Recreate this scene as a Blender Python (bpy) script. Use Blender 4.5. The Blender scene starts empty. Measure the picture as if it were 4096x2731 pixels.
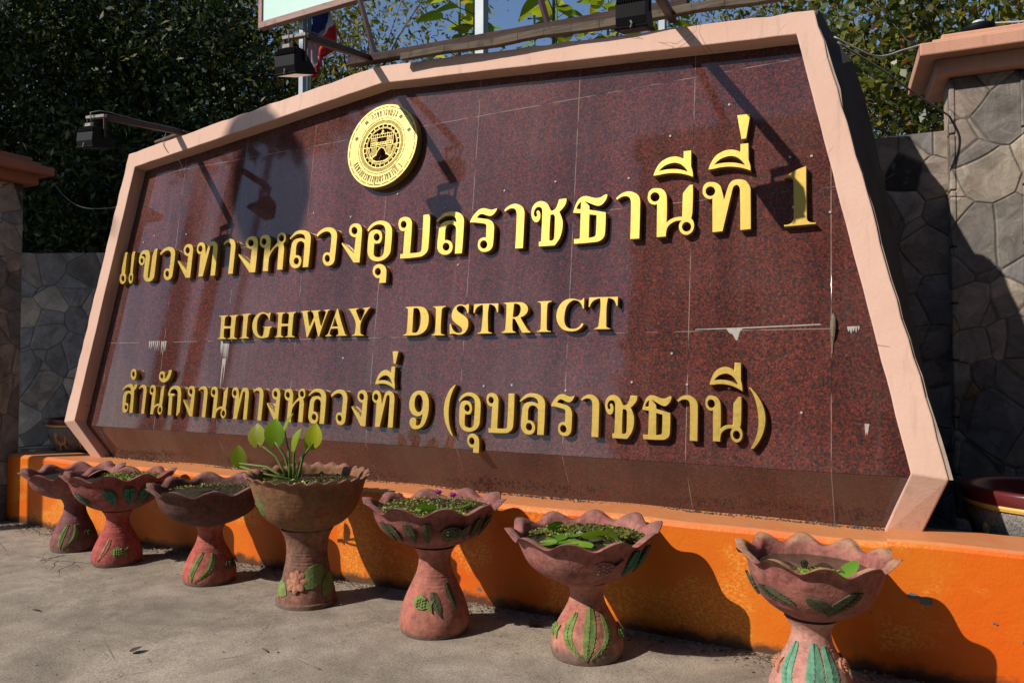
import bpy, bmesh, math, random
import numpy as np
from mathutils import Vector, Matrix
random.seed(7); RNG = np.random.default_rng(7)
sc = bpy.context.scene
col = sc.collection
R_ = math.radians
# ------------------------------------------------------------------ camera
cam_d = bpy.data.cameras.new("camera"); cam = bpy.data.objects.new("camera", cam_d); col.objects.link(cam)
cam_d.sensor_width = 36.0; cam_d.lens = 2995.0 / 4096 * 36.0
cam_d.clip_start = 0.05; cam_d.clip_end = 2000
cam.location = (0, 0, 1.55)
cam.rotation_euler = (R_(90 + 1.683), 0, R_(28.075))
sc.camera = cam
# ------------------------------------------------------------------ sky and sun (sun behind the camera, to its left)
SUN_AZ, SUN_EL = R_(35.5), R_(39.0)           # azimuth from -Y towards -X
to_sun = Vector((-math.sin(SUN_AZ) * math.cos(SUN_EL), -math.cos(SUN_AZ) * math.cos(SUN_EL), math.sin(SUN_EL)))
w = bpy.data.worlds.new("World"); sc.world = w; w.use_nodes = True
wn = w.node_tree.nodes; bg = wn["Background"]
sky = wn.new("ShaderNodeTexSky"); sky.sky_type = 'NISHITA'; sky.sun_disc = False
sky.sun_elevation = SUN_EL
sky.sun_rotation = math.atan2(to_sun.x, to_sun.y)
sky.air_density = 1.0; sky.dust_density = 0.3; sky.ozone_density = 3.0
w.node_tree.links.new(sky.outputs[0], bg.inputs[0]); bg.inputs[1].default_value = 0.12
sun_d = bpy.data.lights.new("sun", 'SUN'); sun_d.energy = 4.6; sun_d.angle = R_(0.5); sun_d.color = (1.0, 0.93, 0.82)
sun = bpy.data.objects.new("sun", sun_d); col.objects.link(sun)
sun.rotation_euler = to_sun.to_track_quat('Z', 'Y').to_euler()
sc.view_settings.view_transform = 'Standard'; sc.view_settings.look = 'None'
sc.view_settings.exposure = 0.0; sc.view_settings.gamma = 1.0
sc.cycles.max_bounces = 8; sc.cycles.diffuse_bounces = 1

# ------------------------------------------------------------------ helpers
def tag(o, label=None, cat=None, group=None, kind=None):
    if label: o["label"] = label
    if cat: o["category"] = cat
    if group: o["group"] = group
    if kind: o["kind"] = kind
    return o
def empty(name, loc=(0, 0, 0), rz=0.0):
    o = bpy.data.objects.new(name, None); col.objects.link(o)
    o.location = loc; o.rotation_euler = (0, 0, rz); o.empty_display_size = 0.1
    return o
def obj(name, me, mat, parent=None, smooth=False):
    o = bpy.data.objects.new(name, me); col.objects.link(o)
    for m in (mat if isinstance(mat, (list, tuple)) else [mat]): me.materials.append(m)
    if parent: o.parent = parent
    if smooth: me.polygons.foreach_set("use_smooth", [True] * len(me.polygons))
    return o
class MB:
    """collects vertices and faces; build() links ONE mesh object"""
    def __init__(s): s.v = []; s.f = []; s.m = []
    def add(s, vs, fs, m=0):
        k = len(s.v); s.v += [tuple(p) for p in vs]; s.f += [tuple(i + k for i in f) for f in fs]; s.m += [m] * len(fs); return s
    def box(s, lo, hi, M=None, m=0):
        x0, y0, z0 = lo; x1, y1, z1 = hi
        vs = [(x0,y0,z0),(x1,y0,z0),(x1,y1,z0),(x0,y1,z0),(x0,y0,z1),(x1,y0,z1),(x1,y1,z1),(x0,y1,z1)]
        if M is not None: vs = [M @ Vector(p) for p in vs]
        return s.add(vs, [(0,3,2,1),(4,5,6,7),(0,1,5,4),(1,2,6,5),(2,3,7,6),(3,0,4,7)], m)
    def bar(s, a, b, w, h, up=(0,0,1), m=0):
        a, b = Vector(a), Vector(b); d = (b - a).normalized(); side = d.cross(Vector(up)).normalized(); u = side.cross(d)
        vs = []
        for p in (a, b):
            for sx, sy in ((-1,-1),(1,-1),(1,1),(-1,1)): vs.append(p + side * sx * w / 2 + u * sy * h / 2)
        return s.add(vs, [(0,1,2,3),(7,6,5,4),(0,4,5,1),(1,5,6,2),(2,6,7,3),(3,7,4,0)], m)
    def tube(s, pts, rad, n=8, m=0, cap=True):
        pts = [Vector(p) for p in pts]; rads = rad if isinstance(rad, (list, tuple)) else [rad] * len(pts)
        k = len(s.v); prev = None
        for i, p in enumerate(pts):
            d = (pts[min(i+1, len(pts)-1)] - pts[max(i-1, 0)]).normalized()
            ref = prev if prev is not None else (Vector((0,0,1)) if abs(d.z) < .9 else Vector((1,0,0)))
            a = (ref - d * ref.dot(d)).normalized(); prev = a; b = d.cross(a)
            for j in range(n):
                t = 2 * math.pi * j / n; s.v.append(tuple(p + (a * math.cos(t) + b * math.sin(t)) * rads[i]))
        for i in range(len(pts) - 1):
            for j in range(n):
                s.f.append((k+i*n+j, k+i*n+(j+1)%n, k+(i+1)*n+(j+1)%n, k+(i+1)*n+j)); s.m.append(m)
        if cap:
            s.f.append(tuple(k + j for j in reversed(range(n)))); s.m.append(m)
            e = k + (len(pts)-1)*n; s.f.append(tuple(e + j for j in range(n))); s.m.append(m)
        return s
    def lathe(s, prof, n=48, c=(0,0,0), m=0, fn=None, closed=False):
        k = len(s.v); P = len(prof)
        for i, (r, z) in enumerate(prof):
            for j in range(n):
                t = 2*math.pi*j/n; rr, zz = (fn(i, t, r, z) if fn else (r, z))
                s.v.append((c[0]+rr*math.cos(t), c[1]+rr*math.sin(t), c[2]+zz))
        for i in range(P - 1):
            for j in range(n):
                s.f.append((k+i*n+j, k+i*n+(j+1)%n, k+(i+1)*n+(j+1)%n, k+(i+1)*n+j)); s.m.append(m)
        return s
    def prism(s, poly, ax, M=None, m=0):
        """poly: list of 3-D points (one planar ring); ax: extrusion vector"""
        n = len(poly); a = [Vector(p) for p in poly]; b = [p + Vector(ax) for p in a]; vs = a + b
        if M is not None: vs = [M @ p for p in vs]
        return s.add(vs, [tuple(reversed(range(n))), tuple(range(n, 2*n))] + [(i, (i+1)%n, n+(i+1)%n, n+i) for i in range(n)], m)
    def mesh(s, name):
        me = bpy.data.meshes.new(name); me.from_pydata(s.v, [], s.f); me.update()
        if any(s.m): me.polygons.foreach_set("material_index", s.m)
        return me
    def build(s, name, mat, parent=None, smooth=False, bevel=0.0, segs=2, fix=True):
        me = s.mesh(name)
        if fix or bevel:
            bm = bmesh.new(); bm.from_mesh(me)
            bmesh.ops.recalc_face_normals(bm, faces=bm.faces)
            if bevel:
                es = [e for e in bm.edges if len(e.link_faces) == 2 and e.calc_face_angle(0) > .5]
                bmesh.ops.bevel(bm, geom=es, offset=bevel, segments=segs, affect='EDGES', profile=.5, clamp_overlap=True)
            bm.to_mesh(me); bm.free()
        o = obj(name, me, mat, parent, smooth)
        return o
def autosmooth(o, deg=40):
    me = o.data; me.polygons.foreach_set("use_smooth", [True]*len(me.polygons))
    bm = bmesh.new(); bm.from_mesh(me)
    for e in bm.edges:
        e.smooth = not (len(e.link_faces) == 2 and e.calc_face_angle(0) > R_(deg))
    bm.to_mesh(me); bm.free(); return o
# noise for geometry
def hsh(*a):
    return (math.sin(sum(v * k for v, k in zip(a, (12.9898, 78.233, 37.719)))) * 43758.5453) % 1.0

# ------------------------------------------------------------------ materials
class NT:
    def __init__(s, name):
        s.mat = bpy.data.materials.new(name); s.mat.use_nodes = True; s.t = s.mat.node_tree; s.n = s.t.nodes; s.l = s.t.links
        s.b = s.n["Principled BSDF"]; s.co = None
    def new(s, k, **kw):
        o = s.n.new(k)
        for a, v in kw.items(): setattr(o, a, v)
        return o
    def put(s, v, sock):
        if v is None: return
        if isinstance(v, bpy.types.NodeSocket): s.l.new(v, sock)
        elif isinstance(v, (tuple, list)): sock.default_value = (*v, 1.0) if len(sock.default_value) == 4 and len(v) == 3 else v
        else: sock.default_value = v
    def obj_co(s):
        if s.co is None: s.co = s.new("ShaderNodeTexCoord").outputs["Object"]
        return s.co
    def map(s, scale=(1,1,1), rot=(0,0,0), loc=(0,0,0), co=None):
        m = s.new("ShaderNodeMapping"); m.inputs["Scale"].default_value = scale; m.inputs["Rotation"].default_value = rot; m.inputs["Location"].default_value = loc
        s.l.new(co or s.obj_co(), m.inputs["Vector"]); return m.outputs[0]
    def noise(s, scale, detail=4, rough=.55, co=None, dist=0.0, out="Fac"):
        o = s.new("ShaderNodeTexNoise"); o.inputs["Scale"].default_value = scale; o.inputs["Detail"].default_value = detail
        o.inputs["Roughness"].default_value = rough; o.inputs["Distortion"].default_value = dist
        s.l.new(co or s.obj_co(), o.inputs["Vector"]); return o.outputs[out]
    def voro(s, scale, feature='F1', co=None, out="Distance", rnd=1.0):
        o = s.new("ShaderNodeTexVoronoi", feature=feature); o.inputs["Scale"].default_value = scale; o.inputs["Randomness"].default_value = rnd
        s.l.new(co or s.obj_co(), o.inputs["Vector"]); return o.outputs[out]
    def ramp(s, fac, stops, interp='LINEAR'):
        o = s.new("ShaderNodeValToRGB"); cr = o.color_ramp; cr.interpolation = interp
        while len(cr.elements) < len(stops): cr.elements.new(.5)
        for e, (p, c) in zip(cr.elements, stops):
            e.position = p; e.color = (*c, 1) if isinstance(c, (tuple, list)) else (c, c, c, 1)
        s.put(fac, o.inputs[0]); return o.outputs[0]
    def mix(s, fac, a, b, mode='MIX'):
        o = s.new("ShaderNodeMix", data_type='RGBA', blend_type=mode)
        s.put(fac, o.inputs[0]); s.put(a, o.inputs[6]); s.put(b, o.inputs[7]); return o.outputs[2]
    def math(s, op, a, b=None, c=None):
        o = s.new("ShaderNodeMath", operation=op); s.put(a, o.inputs[0])
        if b is not None: s.put(b, o.inputs[1])
        if c is not None: s.put(c, o.inputs[2])
        return o.outputs[0]
    def sep(s, co=None):
        o = s.new("ShaderNodeSeparateXYZ"); s.l.new(co or s.obj_co(), o.inputs[0]); return o.outputs
    def bump(s, h, strength=.3, dist=.01, nrm=None):
        o = s.new("ShaderNodeBump"); o.inputs["Strength"].default_value = strength; o.inputs["Distance"].default_value = dist
        s.put(h, o.inputs["Height"])
        if nrm: s.l.new(nrm, o.inputs["Normal"])
        return o.outputs[0]
    def done(s, base=None, rough=.6, metal=0.0, spec=None, normal=None, **kw):
        s.put(base, s.b.inputs["Base Color"]); s.put(rough, s.b.inputs["Roughness"]); s.put(metal, s.b.inputs["Metallic"])
        if spec is not None: s.put(spec, s.b.inputs["Specular IOR Level"])
        if normal is not None: s.l.new(normal, s.b.inputs["Normal"])
        for k, v in kw.items(): s.put(v, s.b.inputs[k])
        return s.mat

def plain(name, c, rough=.6, metal=0.0, var=.25, scale=8.0, bump=.1, spec=.4):
    t = NT(name); n = t.noise(scale, 5); n2 = t.noise(scale*9, 3)
    d = tuple(x*(1-var) for x in c); l = tuple(min(1, x*(1+var)) for x in c)
    f = t.math('ADD', t.math('MULTIPLY', n, .7), t.math('MULTIPLY', n2, .3))
    return t.done(t.ramp(f, [(.3, d), (.7, l)]), rough, metal, spec, t.bump(n2, bump, .004))

def m_granite(dusty=0.0):
    t = NT("dusty_granite" if dusty else "red_granite"); co = t.obj_co()
    g1 = t.noise(78, 5, .66, dist=.4); g2 = t.noise(150, 3, .6); g3 = t.noise(3.5, 4)
    f = t.math('ADD', t.math('MULTIPLY', g1, .72), t.math('MULTIPLY', g2, .28))
    c = t.ramp(f, [(.37, (.020,.020,.023)), (.455, (.044,.032,.033)), (.50, (.115,.031,.024)), (.58, (.185,.046,.033)), (.69, (.29,.115,.09))])
    sp = t.ramp(t.noise(260, 2, .5), [(.66, 0), (.74, 1)])
    c = t.mix(t.math('MULTIPLY', sp, .5), c, (.40,.34,.33))
    # one tone per slab, dull film and thin lime runs
    S = t.sep(); ux = t.math('MULTIPLY', t.math('ADD', S[0], 6.03), 1/.805); uz = t.math('MULTIPLY', t.math('ADD', S[2], -.775), 1/.825)
    cell = t.new("ShaderNodeCombineXYZ"); t.l.new(t.math('FLOOR', ux), cell.inputs[0]); t.l.new(t.math('FLOOR', uz), cell.inputs[1])
    wn_ = t.new("ShaderNodeTexWhiteNoise", noise_dimensions='3D'); t.l.new(cell.outputs[0], wn_.inputs[0])
    c = t.mix(1.0, c, t.ramp(wn_.outputs["Value"], [(0, .82), (1, 1.12)]), 'MULTIPLY')
    film = t.ramp(t.noise(1.1, 5, .6), [(.40, 0), (.70, 1)])
    c = t.mix(t.math('MULTIPLY', film, .09), c, (.32,.23,.23))
    streak = t.noise(1.0, 4, .6, co=t.map((14, 14, .55)))
    c = t.mix(t.math('MULTIPLY', t.ramp(streak, [(.56, 0), (.78, 1)]), .07), c, (.33,.27,.24))
    if dusty: c = t.mix(t.ramp(t.noise(1.3, 5, .6, co=t.map((1.6, 1, .8))), [(.30, dusty), (.66, .15)]), c, (.10,.075,.060))
    dk = t.noise(1.0, 3, .5, co=t.map((3.2, 3, .5))); c = t.mix(1.0, c, t.ramp(dk, [(.40, .78), (.60, 1.06)]), 'MULTIPLY')
    fx = t.math('FRACT', ux); fz = t.math('FRACT', uz)
    jx = t.math('LESS_THAN', t.math('ABSOLUTE', t.math('ADD', fx, -.5)), .4974)
    jz = t.math('LESS_THAN', t.math('ABSOLUTE', t.math('ADD', fz, -.5)), .4974)
    j = t.math('MULTIPLY', jx, jz)
    c = t.mix(j, t.ramp(t.noise(6, 2), [(.40, (.03,.022,.02)), (.56, (.30,.22,.18))]), c)
    rough = t.ramp(t.noise(2.2, 5, .65), [(.3, .03), (.75, .07)])
    return t.done(c, rough, 0, .5, t.bump(j, .25, .002))

def m_paint(name, c, c2, rough=.75, scale=2.5, bump=.25, grime=(.10,.08,.06), gamt=.5, chip=None, dust=None, crack=False, scuff=None, foot=None, rain=None):
    t = NT(name); n = t.noise(scale, 6, .6); n2 = t.noise(60, 4); n3 = t.noise(11, 5, .65)
    base = t.mix(t.ramp(n, [(.35, 0), (.68, 1)]), c, c2)
    g = t.ramp(t.noise(scale*2.3, 7, .7), [(.60, 0), (.80, 1)])
    base = t.mix(t.math('MULTIPLY', g, gamt), base, grime)
    if chip:
        ch = t.ramp(t.noise(4.2, 5, .55), [(.715, 0), (.722, 1)], 'LINEAR'); base = t.mix(ch, base, chip)
    if scuff:
        bl = t.noise(1.9, 3, .5, co=t.map((1, 1, 1.3))); fine = t.noise(70, 3, .7, co=t.map((.7, 1, 1)))
        base = t.mix(t.math('MULTIPLY', t.ramp(bl, [(.50, 0), (.58, 1)]), t.ramp(fine, [(.44, 0), (.64, .75)])), base, scuff)
    h = t.math('ADD', t.math('MULTIPLY', n3, .7), t.math('MULTIPLY', n2, .3))
    if crack:
        e = t.voro(1.25, 'DISTANCE_TO_EDGE', t.map((1, 1, 1))); wv = t.noise(3, 4); e2 = t.math('ADD', e, t.math('MULTIPLY', t.math('ADD', wv, -.5), .10))
        ck = t.math('MULTIPLY', t.ramp(t.math('ABSOLUTE', e2), [(0, 1), (.0022, 0)]), t.ramp(t.noise(.9, 2), [(.50, 0), (.55, 1)]))
        base = t.mix(t.math('MULTIPLY', ck, .75), base, (.20,.12,.09))
    if rain:
        rs = t.noise(1, 5, .65, co=t.map((16, 16, 1.1))); base = t.mix(t.math('MULTIPLY', t.ramp(rs, [(.54, 0), (.74, 1)]), .38), base, rain)
    if foot:
        zz = t.sep()[2]; lim = t.math('ADD', zz, t.math('MULTIPLY', t.math('ADD', t.noise(7, 5, .7), -.5), -.16))
        base = t.mix(t.ramp(lim, [(foot[1]*.4, .9), (foot[1], 0)]), base, foot[0])
    if dust:
        nz = t.sep(t.new("ShaderNodeNewGeometry").outputs["Normal"])[2]
        base = t.mix(t.math('MULTIPLY', t.ramp(nz, [(.55, 0), (.95, 1)]), t.ramp(n3, [(.3, .45), (.7, .85)])), base, dust)
    return t.done(base, rough, 0, .3, t.bump(h, bump, .01))

def m_stone():
    t = NT("crazy_stone"); wob = t.noise(.8, 1, out="Color")
    mixv = t.new("ShaderNodeMix", data_type='VECTOR'); mixv.inputs[0].default_value = .30
    t.l.new(t.obj_co(), mixv.inputs[4]); t.l.new(wob, mixv.inputs[5]); co = mixv.outputs[1]
    cell = t.voro(4.9, 'F1', co, "Color"); edge = t.voro(4.9, 'DISTANCE_TO_EDGE', co)
    sp = t.new("ShaderNodeSeparateColor"); t.l.new(cell, sp.inputs[0])
    c = t.ramp(sp.outputs[0], [(0, (.21,.185,.165)), (.18, (.33,.27,.22)), (.38, (.37,.31,.25)), (.54, (.25,.23,.22)), (.70, (.41,.335,.265)), (.88, (.40,.25,.11)), (.905, (.28,.22,.185)), (.97, (.06,.055,.05))], 'CONSTANT')
    n = t.noise(4, 8, .7, dist=1.5); c = t.mix(1, c, t.ramp(n, [(.3, .55), (.7, 1.3)]), 'MULTIPLY')
    c = t.mix(t.ramp(t.noise(7, 6, .65, dist=2.0), [(.56, 0), (.66, .5)]), c, (.33,.285,.24))
    rust = t.ramp(t.noise(3.1, 5, .6), [(.60, 0), (.74, 1)]); c = t.mix(t.math('MULTIPLY', rust, .55), c, (.17,.085,.045))
    m = t.ramp(t.math('ADD', edge, t.math('MULTIPLY', t.noise(9, 5, .75), .07)), [(.036, .25), (.060, 1)])
    c = t.mix(m, (.105,.09,.077), c)
    e2 = t.voro(12, 'DISTANCE_TO_EDGE', co); ck = t.math('MULTIPLY', t.ramp(e2, [(0, 1), (.018, 0)]), t.ramp(t.noise(2.3, 3), [(.52, 0), (.58, 1)]))
    c = t.mix(t.math('MULTIPLY', ck, .7), c, (.07,.06,.05))
    c2 = t.voro(9, 'F1', co, "Color"); s2 = t.new("ShaderNodeSeparateColor"); t.l.new(c2, s2.inputs[0]); c = t.mix(1.0, c, t.ramp(s2.outputs[0], [(0, .8), (1, 1.15)]), 'MULTIPLY')
    lay = t.math('ADD', t.math('MULTIPLY', t.noise(6, 7, .66, dist=.8), 1.4), t.math('MULTIPLY', s2.outputs[1], .5))
    h = t.math('ADD', t.math('MULTIPLY', t.ramp(edge, [(.0, 0), (.04, 1)]), .5), t.math('MULTIPLY', lay, .6))
    vs = t.new("ShaderNodeVectorMath", operation='SUBTRACT'); t.l.new(cell, vs.inputs[0]); vs.inputs[1].default_value = (.5,.5,.5)
    dp = t.new("ShaderNodeVectorMath", operation='DOT_PRODUCT'); t.l.new(vs.outputs[0], dp.inputs[0]); t.l.new(t.obj_co(), dp.inputs[1])
    h = t.math('ADD', h, t.math('MULTIPLY', dp.outputs["Value"], 16.0))
    return t.done(c, .75, 0, .35, t.bump(h, .7, .022))

def m_ground():
    t = NT("worn_concrete"); a = t.noise(.75, 6, .6); b = t.noise(4.5, 7, .68); c_ = t.noise(95, 3, .7); d = t.noise(300, 2)
    f = t.math('ADD', t.math('MULTIPLY', a, .55), t.math('MULTIPLY', b, .45))
    c = t.ramp(f, [(.30, (.15,.122,.098)), (.45, (.285,.235,.185)), (.56, (.385,.32,.25)), (.72, (.50,.425,.335))])
    c = t.mix(1, c, t.ramp(c_, [(.32, .58), (.5, 1.0), (.70, 1.32)]), 'MULTIPLY')
    c = t.mix(t.ramp(d, [(.69, 0), (.74, .7)]), c, (.46,.43,.38))
    stain = t.ramp(t.noise(1.1, 7, .72, dist=.8), [(.46, 0), (.70, 1)]); c = t.mix(t.math('MULTIPLY', stain, .6), c, (.085,.072,.06))
    spots = t.ramp(t.noise(16, 5, .75), [(.64, 0), (.70, 1)]); c = t.mix(t.math('MULTIPLY', spots, .4), c, (.05,.042,.036))
    crk = t.voro(1.15, 'DISTANCE_TO_EDGE', t.map((1,1,1), co=None)); ck = t.ramp(crk, [(.0, 1), (.006, 0)])
    ckm = t.ramp(t.noise(1.2, 3), [(.55, 0), (.6, 1)])
    c = t.mix(t.math('MULTIPLY', t.math('MULTIPLY', ck, ckm), .7), c, (.04,.035,.03))
    h = t.math('ADD', t.math('MULTIPLY', b, .6), t.math('MULTIPLY', c_, .5))
    return t.done(c, .9, 0, .2, t.bump(h, .45, .012))

def m_terracotta(name, c, c2, dark=.5, scale=6, rim=None, foot=None):
    t = NT(name); n = t.noise(scale, 6, .62); n2 = t.noise(40, 4); st = t.noise(1, 5, .6, co=t.map((9, 9, 1.6)))
    base = t.mix(t.ramp(n, [(.36, 0), (.66, 1)]), c, c2)
    base = t.mix(t.math('MULTIPLY', t.ramp(st, [(.48, 0), (.74, 1)]), dark), base, (.06,.045,.04))
    base = t.mix(t.math('MULTIPLY', t.ramp(t.noise(17, 5, .7), [(.64, 0), (.76, 1)]), .30), base, (.36,.20,.15))
    if rim:
        zz = t.math('ADD', t.sep()[2], t.math('MULTIPLY', t.math('ADD', n, -.5), .05))
        base = t.mix(t.ramp(t.math('ADD', zz, -rim[0]), [(0, 0), (.02, .75)]), base, rim[1])
    if foot:
        zz = t.math('ADD', t.sep()[2], t.math('MULTIPLY', t.math('ADD', t.noise(13, 5, .7), -.5), foot[1]*1.6))
        base = t.mix(t.ramp(zz, [(foot[1]*.55, .85), (foot[1]*1.05, 0)]), base, foot[0])
    base = t.mix(1.0, base, t.ramp(t.noise(24, 6, .72), [(.30, .55), (.55, 1.0), (.75, 1.18)]), 'MULTIPLY')
    lich = t.math('MULTIPLY', t.ramp(t.noise(5.5, 6, .7, dist=.5), [(.56, 0), (.68, 1)]), t.ramp(t.noise(45, 3, .6), [(.40, 0), (.6, 1)]))
    base = t.mix(t.math('MULTIPLY', lich, .35), base, (.135,.12,.075))
    ring = t.math('SINE', t.math('MULTIPLY', t.sep()[2], 260)); 
    h = t.math('ADD', t.math('ADD', t.math('MULTIPLY', n2, .7), t.math('MULTIPLY', t.noise(9, 4), .9)), t.math('MULTIPLY', ring, .02))
    return t.done(base, .82, 0, .25, t.bump(h, .6, .009))

def m_leaf(name, stops, rough=.35, trans=.35, spec=.5, clump=1.6):
    t = NT(name); g = t.new("ShaderNodeNewGeometry"); c = t.ramp(g.outputs["Random Per Island"], stops); c = t.mix(1.0, c, t.ramp(t.noise(clump, 2), [(.34, .45), (.66, 1.6)]), 'MULTIPLY')
    t.done(c, rough, 0, spec)
    tr = t.new("ShaderNodeBsdfTranslucent"); t.l.new(t.mix(1, c, (1.5,1.6,.6), 'MULTIPLY'), tr.inputs[0])
    mx = t.new("ShaderNodeMixShader"); mx.inputs[0].default_value = trans
    t.l.new(t.b.outputs[0], mx.inputs[1]); t.l.new(tr.outputs[0], mx.inputs[2]); t.l.new(mx.outputs[0], t.n["Material Output"].inputs[0]); return t.mat

def m_wood(name, a, b, axis=(2, 40, 40)):
    t = NT(name); n = t.noise(1, 6, .65, co=t.map(axis)); k = t.noise(14, 4)
    c = t.ramp(n, [(.3, a), (.7, b)]); c = t.mix(t.math('MULTIPLY', t.ramp(k, [(.55, 0), (.7, 1)]), .5), c, tuple(x*.35 for x in a))
    return t.done(c, .8, 0, .2, t.bump(n, .6, .006))

def m_gold(name, c, c2, rough=.42):
    t = NT(name); n = t.noise(3, 4); n2 = t.noise(35, 4, .7); big = t.noise(9, 3)
    base = t.mix(n, c, c2); base = t.mix(t.math('MULTIPLY', t.ramp(n2, [(.63, 0), (.78, 1)]), .3), base, (.30,.20,.08))
    return t.done(base, t.ramp(n2, [(.3, rough-.06), (.7, rough+.10)]), .72, .5, t.bump(big, .12, .01))

M = {}
M['granite'] = m_granite(); M['granite_dusty'] = m_granite(.75)
M['peach'] = m_paint("peach_plaster", (.74,.49,.385), (.69,.43,.33), .8, 1.6, .4, (.50,.34,.26), .45, crack=True, rain=(.36,.25,.19))
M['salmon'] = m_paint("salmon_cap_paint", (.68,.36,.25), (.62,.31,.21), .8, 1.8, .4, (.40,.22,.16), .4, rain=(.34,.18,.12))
M['salmon_dark'] = m_paint("brick_red_cap_paint", (.36,.13,.075), (.30,.10,.06), .8, 1.8, .4, (.16,.07,.05), .4)  # salmon cap again, with the left pillar's shade painted into the colour
M['grime'] = m_paint("weathered_plaster", (.09,.075,.065), (.05,.042,.038), .9, 3, .5, (.02,.02,.02), .6)
M['orange'] = m_paint("orange_wall_paint", (.72,.115,.004), (.70,.19,.012), .5, 1.3, .6, (.42,.11,.02), .7, chip=(.13,.13,.13), dust=(.62,.29,.14), scuff=(.86,.40,.07), foot=((.05,.035,.025), .075))
M['gold'] = m_gold("gold_letter_paint", (.54,.375,.085), (.50,.335,.070), .45)
M['brass'] = m_gold("brass_plate", (.50,.40,.14), (.46,.36,.12), .52)
M['inlay'] = plain("blackened_inlay", (.010,.006,.003), .6, 0, .2)
M['stone'] = m_stone()
M['ground'] = m_ground()
M['dirt'] = plain("dry_soil", (.085,.065,.048), .95, 0, .5, 25, .8)
M['black'] = plain("black_lamp_housing", (.005,.005,.006), .6, 0, .2, 10, .1, .15)
M['glass'] = plain("lamp_glass", (.12,.13,.14), .08, 0, .05, 3, 0, .8)
M['rust'] = plain("maroon_painted_steel", (.055,.022,.018), .55, .1, .4, 18, .3)
M['paleplate'] = plain("flaked_white_steel", (.36,.33,.31), .7, 0, .5, 40, .3)
M['alu'] = plain("grey_steel_post", (.36,.40,.43), .5, .2, .12, 6, .05)
M['pvc'] = plain("pale_blue_pipe", (.50,.60,.70), .4, 0, .08, 5, .03)
M['mint'] = plain("mint_panel", (.56,.80,.72), .5, 0, .04, 3, .02)
M['signwood'] = m_wood("pinkish_painted_wood", (.36,.22,.19), (.46,.31,.28), (3, 30, 30))
M['oldwood'] = m_wood("grey_weathered_wood", (.075,.056,.042), (.18,.14,.105), (2.5, 45, 45))
M['brownwood'] = m_wood("dark_brown_beam", (.045,.028,.024), (.085,.052,.044), (3, 40, 40))
M['wire'] = plain("grey_cable", (.20,.19,.18), .6, 0, .2)
M['wirew'] = plain("pale_cable", (.55,.53,.50), .5, 0, .1)
M['bark'] = m_wood("bark", (.055,.042,.032), (.13,.10,.08), (9, 9, 2.5))
M['twig'] = plain("pale_twig", (.24,.20,.16), .8)
M['fl_red'] = plain("flag_red", (.62,.03,.03), .75, 0, .1); M['fl_white'] = plain("flag_white", (.74,.72,.78), .75, 0, .05); M['fl_blue'] = plain("flag_blue", (.03,.07,.32), .75, 0, .1)
M['lf_dark'] = m_leaf("dark_glossy_leaf", [(0, (.009,.018,.005)), (.55, (.022,.040,.009)), (.85, (.055,.075,.014)), (1, (.13,.105,.022))], .50, .14, .22)
M['lf_olive'] = m_leaf("olive_leaf", [(0, (.05,.065,.012)), (.5, (.12,.13,.02)), (.8, (.24,.19,.03)), (1, (.30,.15,.03))], .5, .4, .3)
M['lf_right'] = m_leaf("almond_leaf", [(0, (.03,.048,.010)), (.55, (.085,.105,.018)), (.90, (.20,.18,.025)), (.975, (.17,.08,.02)), (.985, (.34,.03,.025)), (1, (.26,.03,.02))], .35, .3)
M['lf_teak'] = m_leaf("teak_leaf", [(0, (.09,.14,.014)), (.5, (.20,.24,.020)), (.85, (.34,.30,.028)), (1, (.40,.19,.025))], .5, .55)
M['lf_water'] = m_leaf("waterplant_leaf", [(0, (.17,.34,.015)), (.5, (.26,.40,.018)), (1, (.40,.46,.025))], .4, .5)
M['stem'] = plain("green_stem", (.13,.20,.04), .5, 0, .2)
M['pad'] = m_leaf("lily_pad", [(0, (.05,.14,.014)), (.6, (.085,.20,.02)), (1, (.18,.25,.03))], .25, .2)
M['moss'] = m_leaf("duckweed", [(0, (.06,.075,.012)), (.5, (.19,.21,.035)), (1, (.40,.38,.10))], .6, .15)
M['muck'] = plain("wet_soil", (.022,.019,.013), .35, 0, .6, 30, .9)
M['pink'] = plain("pink_petal", (.62,.10,.42), .5, 0, .2, 30, 0); M['yellow'] = plain("yellow_stamen", (.8,.5,.05), .6)
t = NT("murky_water"); n = t.noise(9, 5)
M['water'] = t.done(t.ramp(n, [(.35, (.035,.030,.018)), (.7, (.075,.06,.04))]), .05, 0, .5, t.bump(t.noise(25, 2), .05, .004))
M['litter'] = m_leaf("leaf_litter", [(0, (.06,.04,.025)), (.6, (.14,.095,.06)), (1, (.26,.20,.14))], .8, .05)
M['maroon'] = plain("maroon_glaze", (.13,.020,.022), .3, 0, .15, 6, .05, .5)
M['yellowband'] = plain("yellow_glaze", (.78,.50,.13), .35, 0, .12)
M['dragon'] = plain("ochre_dragon_relief", (.55,.32,.09), .5, 0, .3, 20, .3)
t = NT("speckled_jar_clay"); n = t.noise(90, 3, .7)
M['jar'] = t.done(t.ramp(n, [(.35, (.10,.09,.085)), (.65, (.33,.30,.28))]), .85, 0, .3, t.bump(n, .8, .008))
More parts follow.
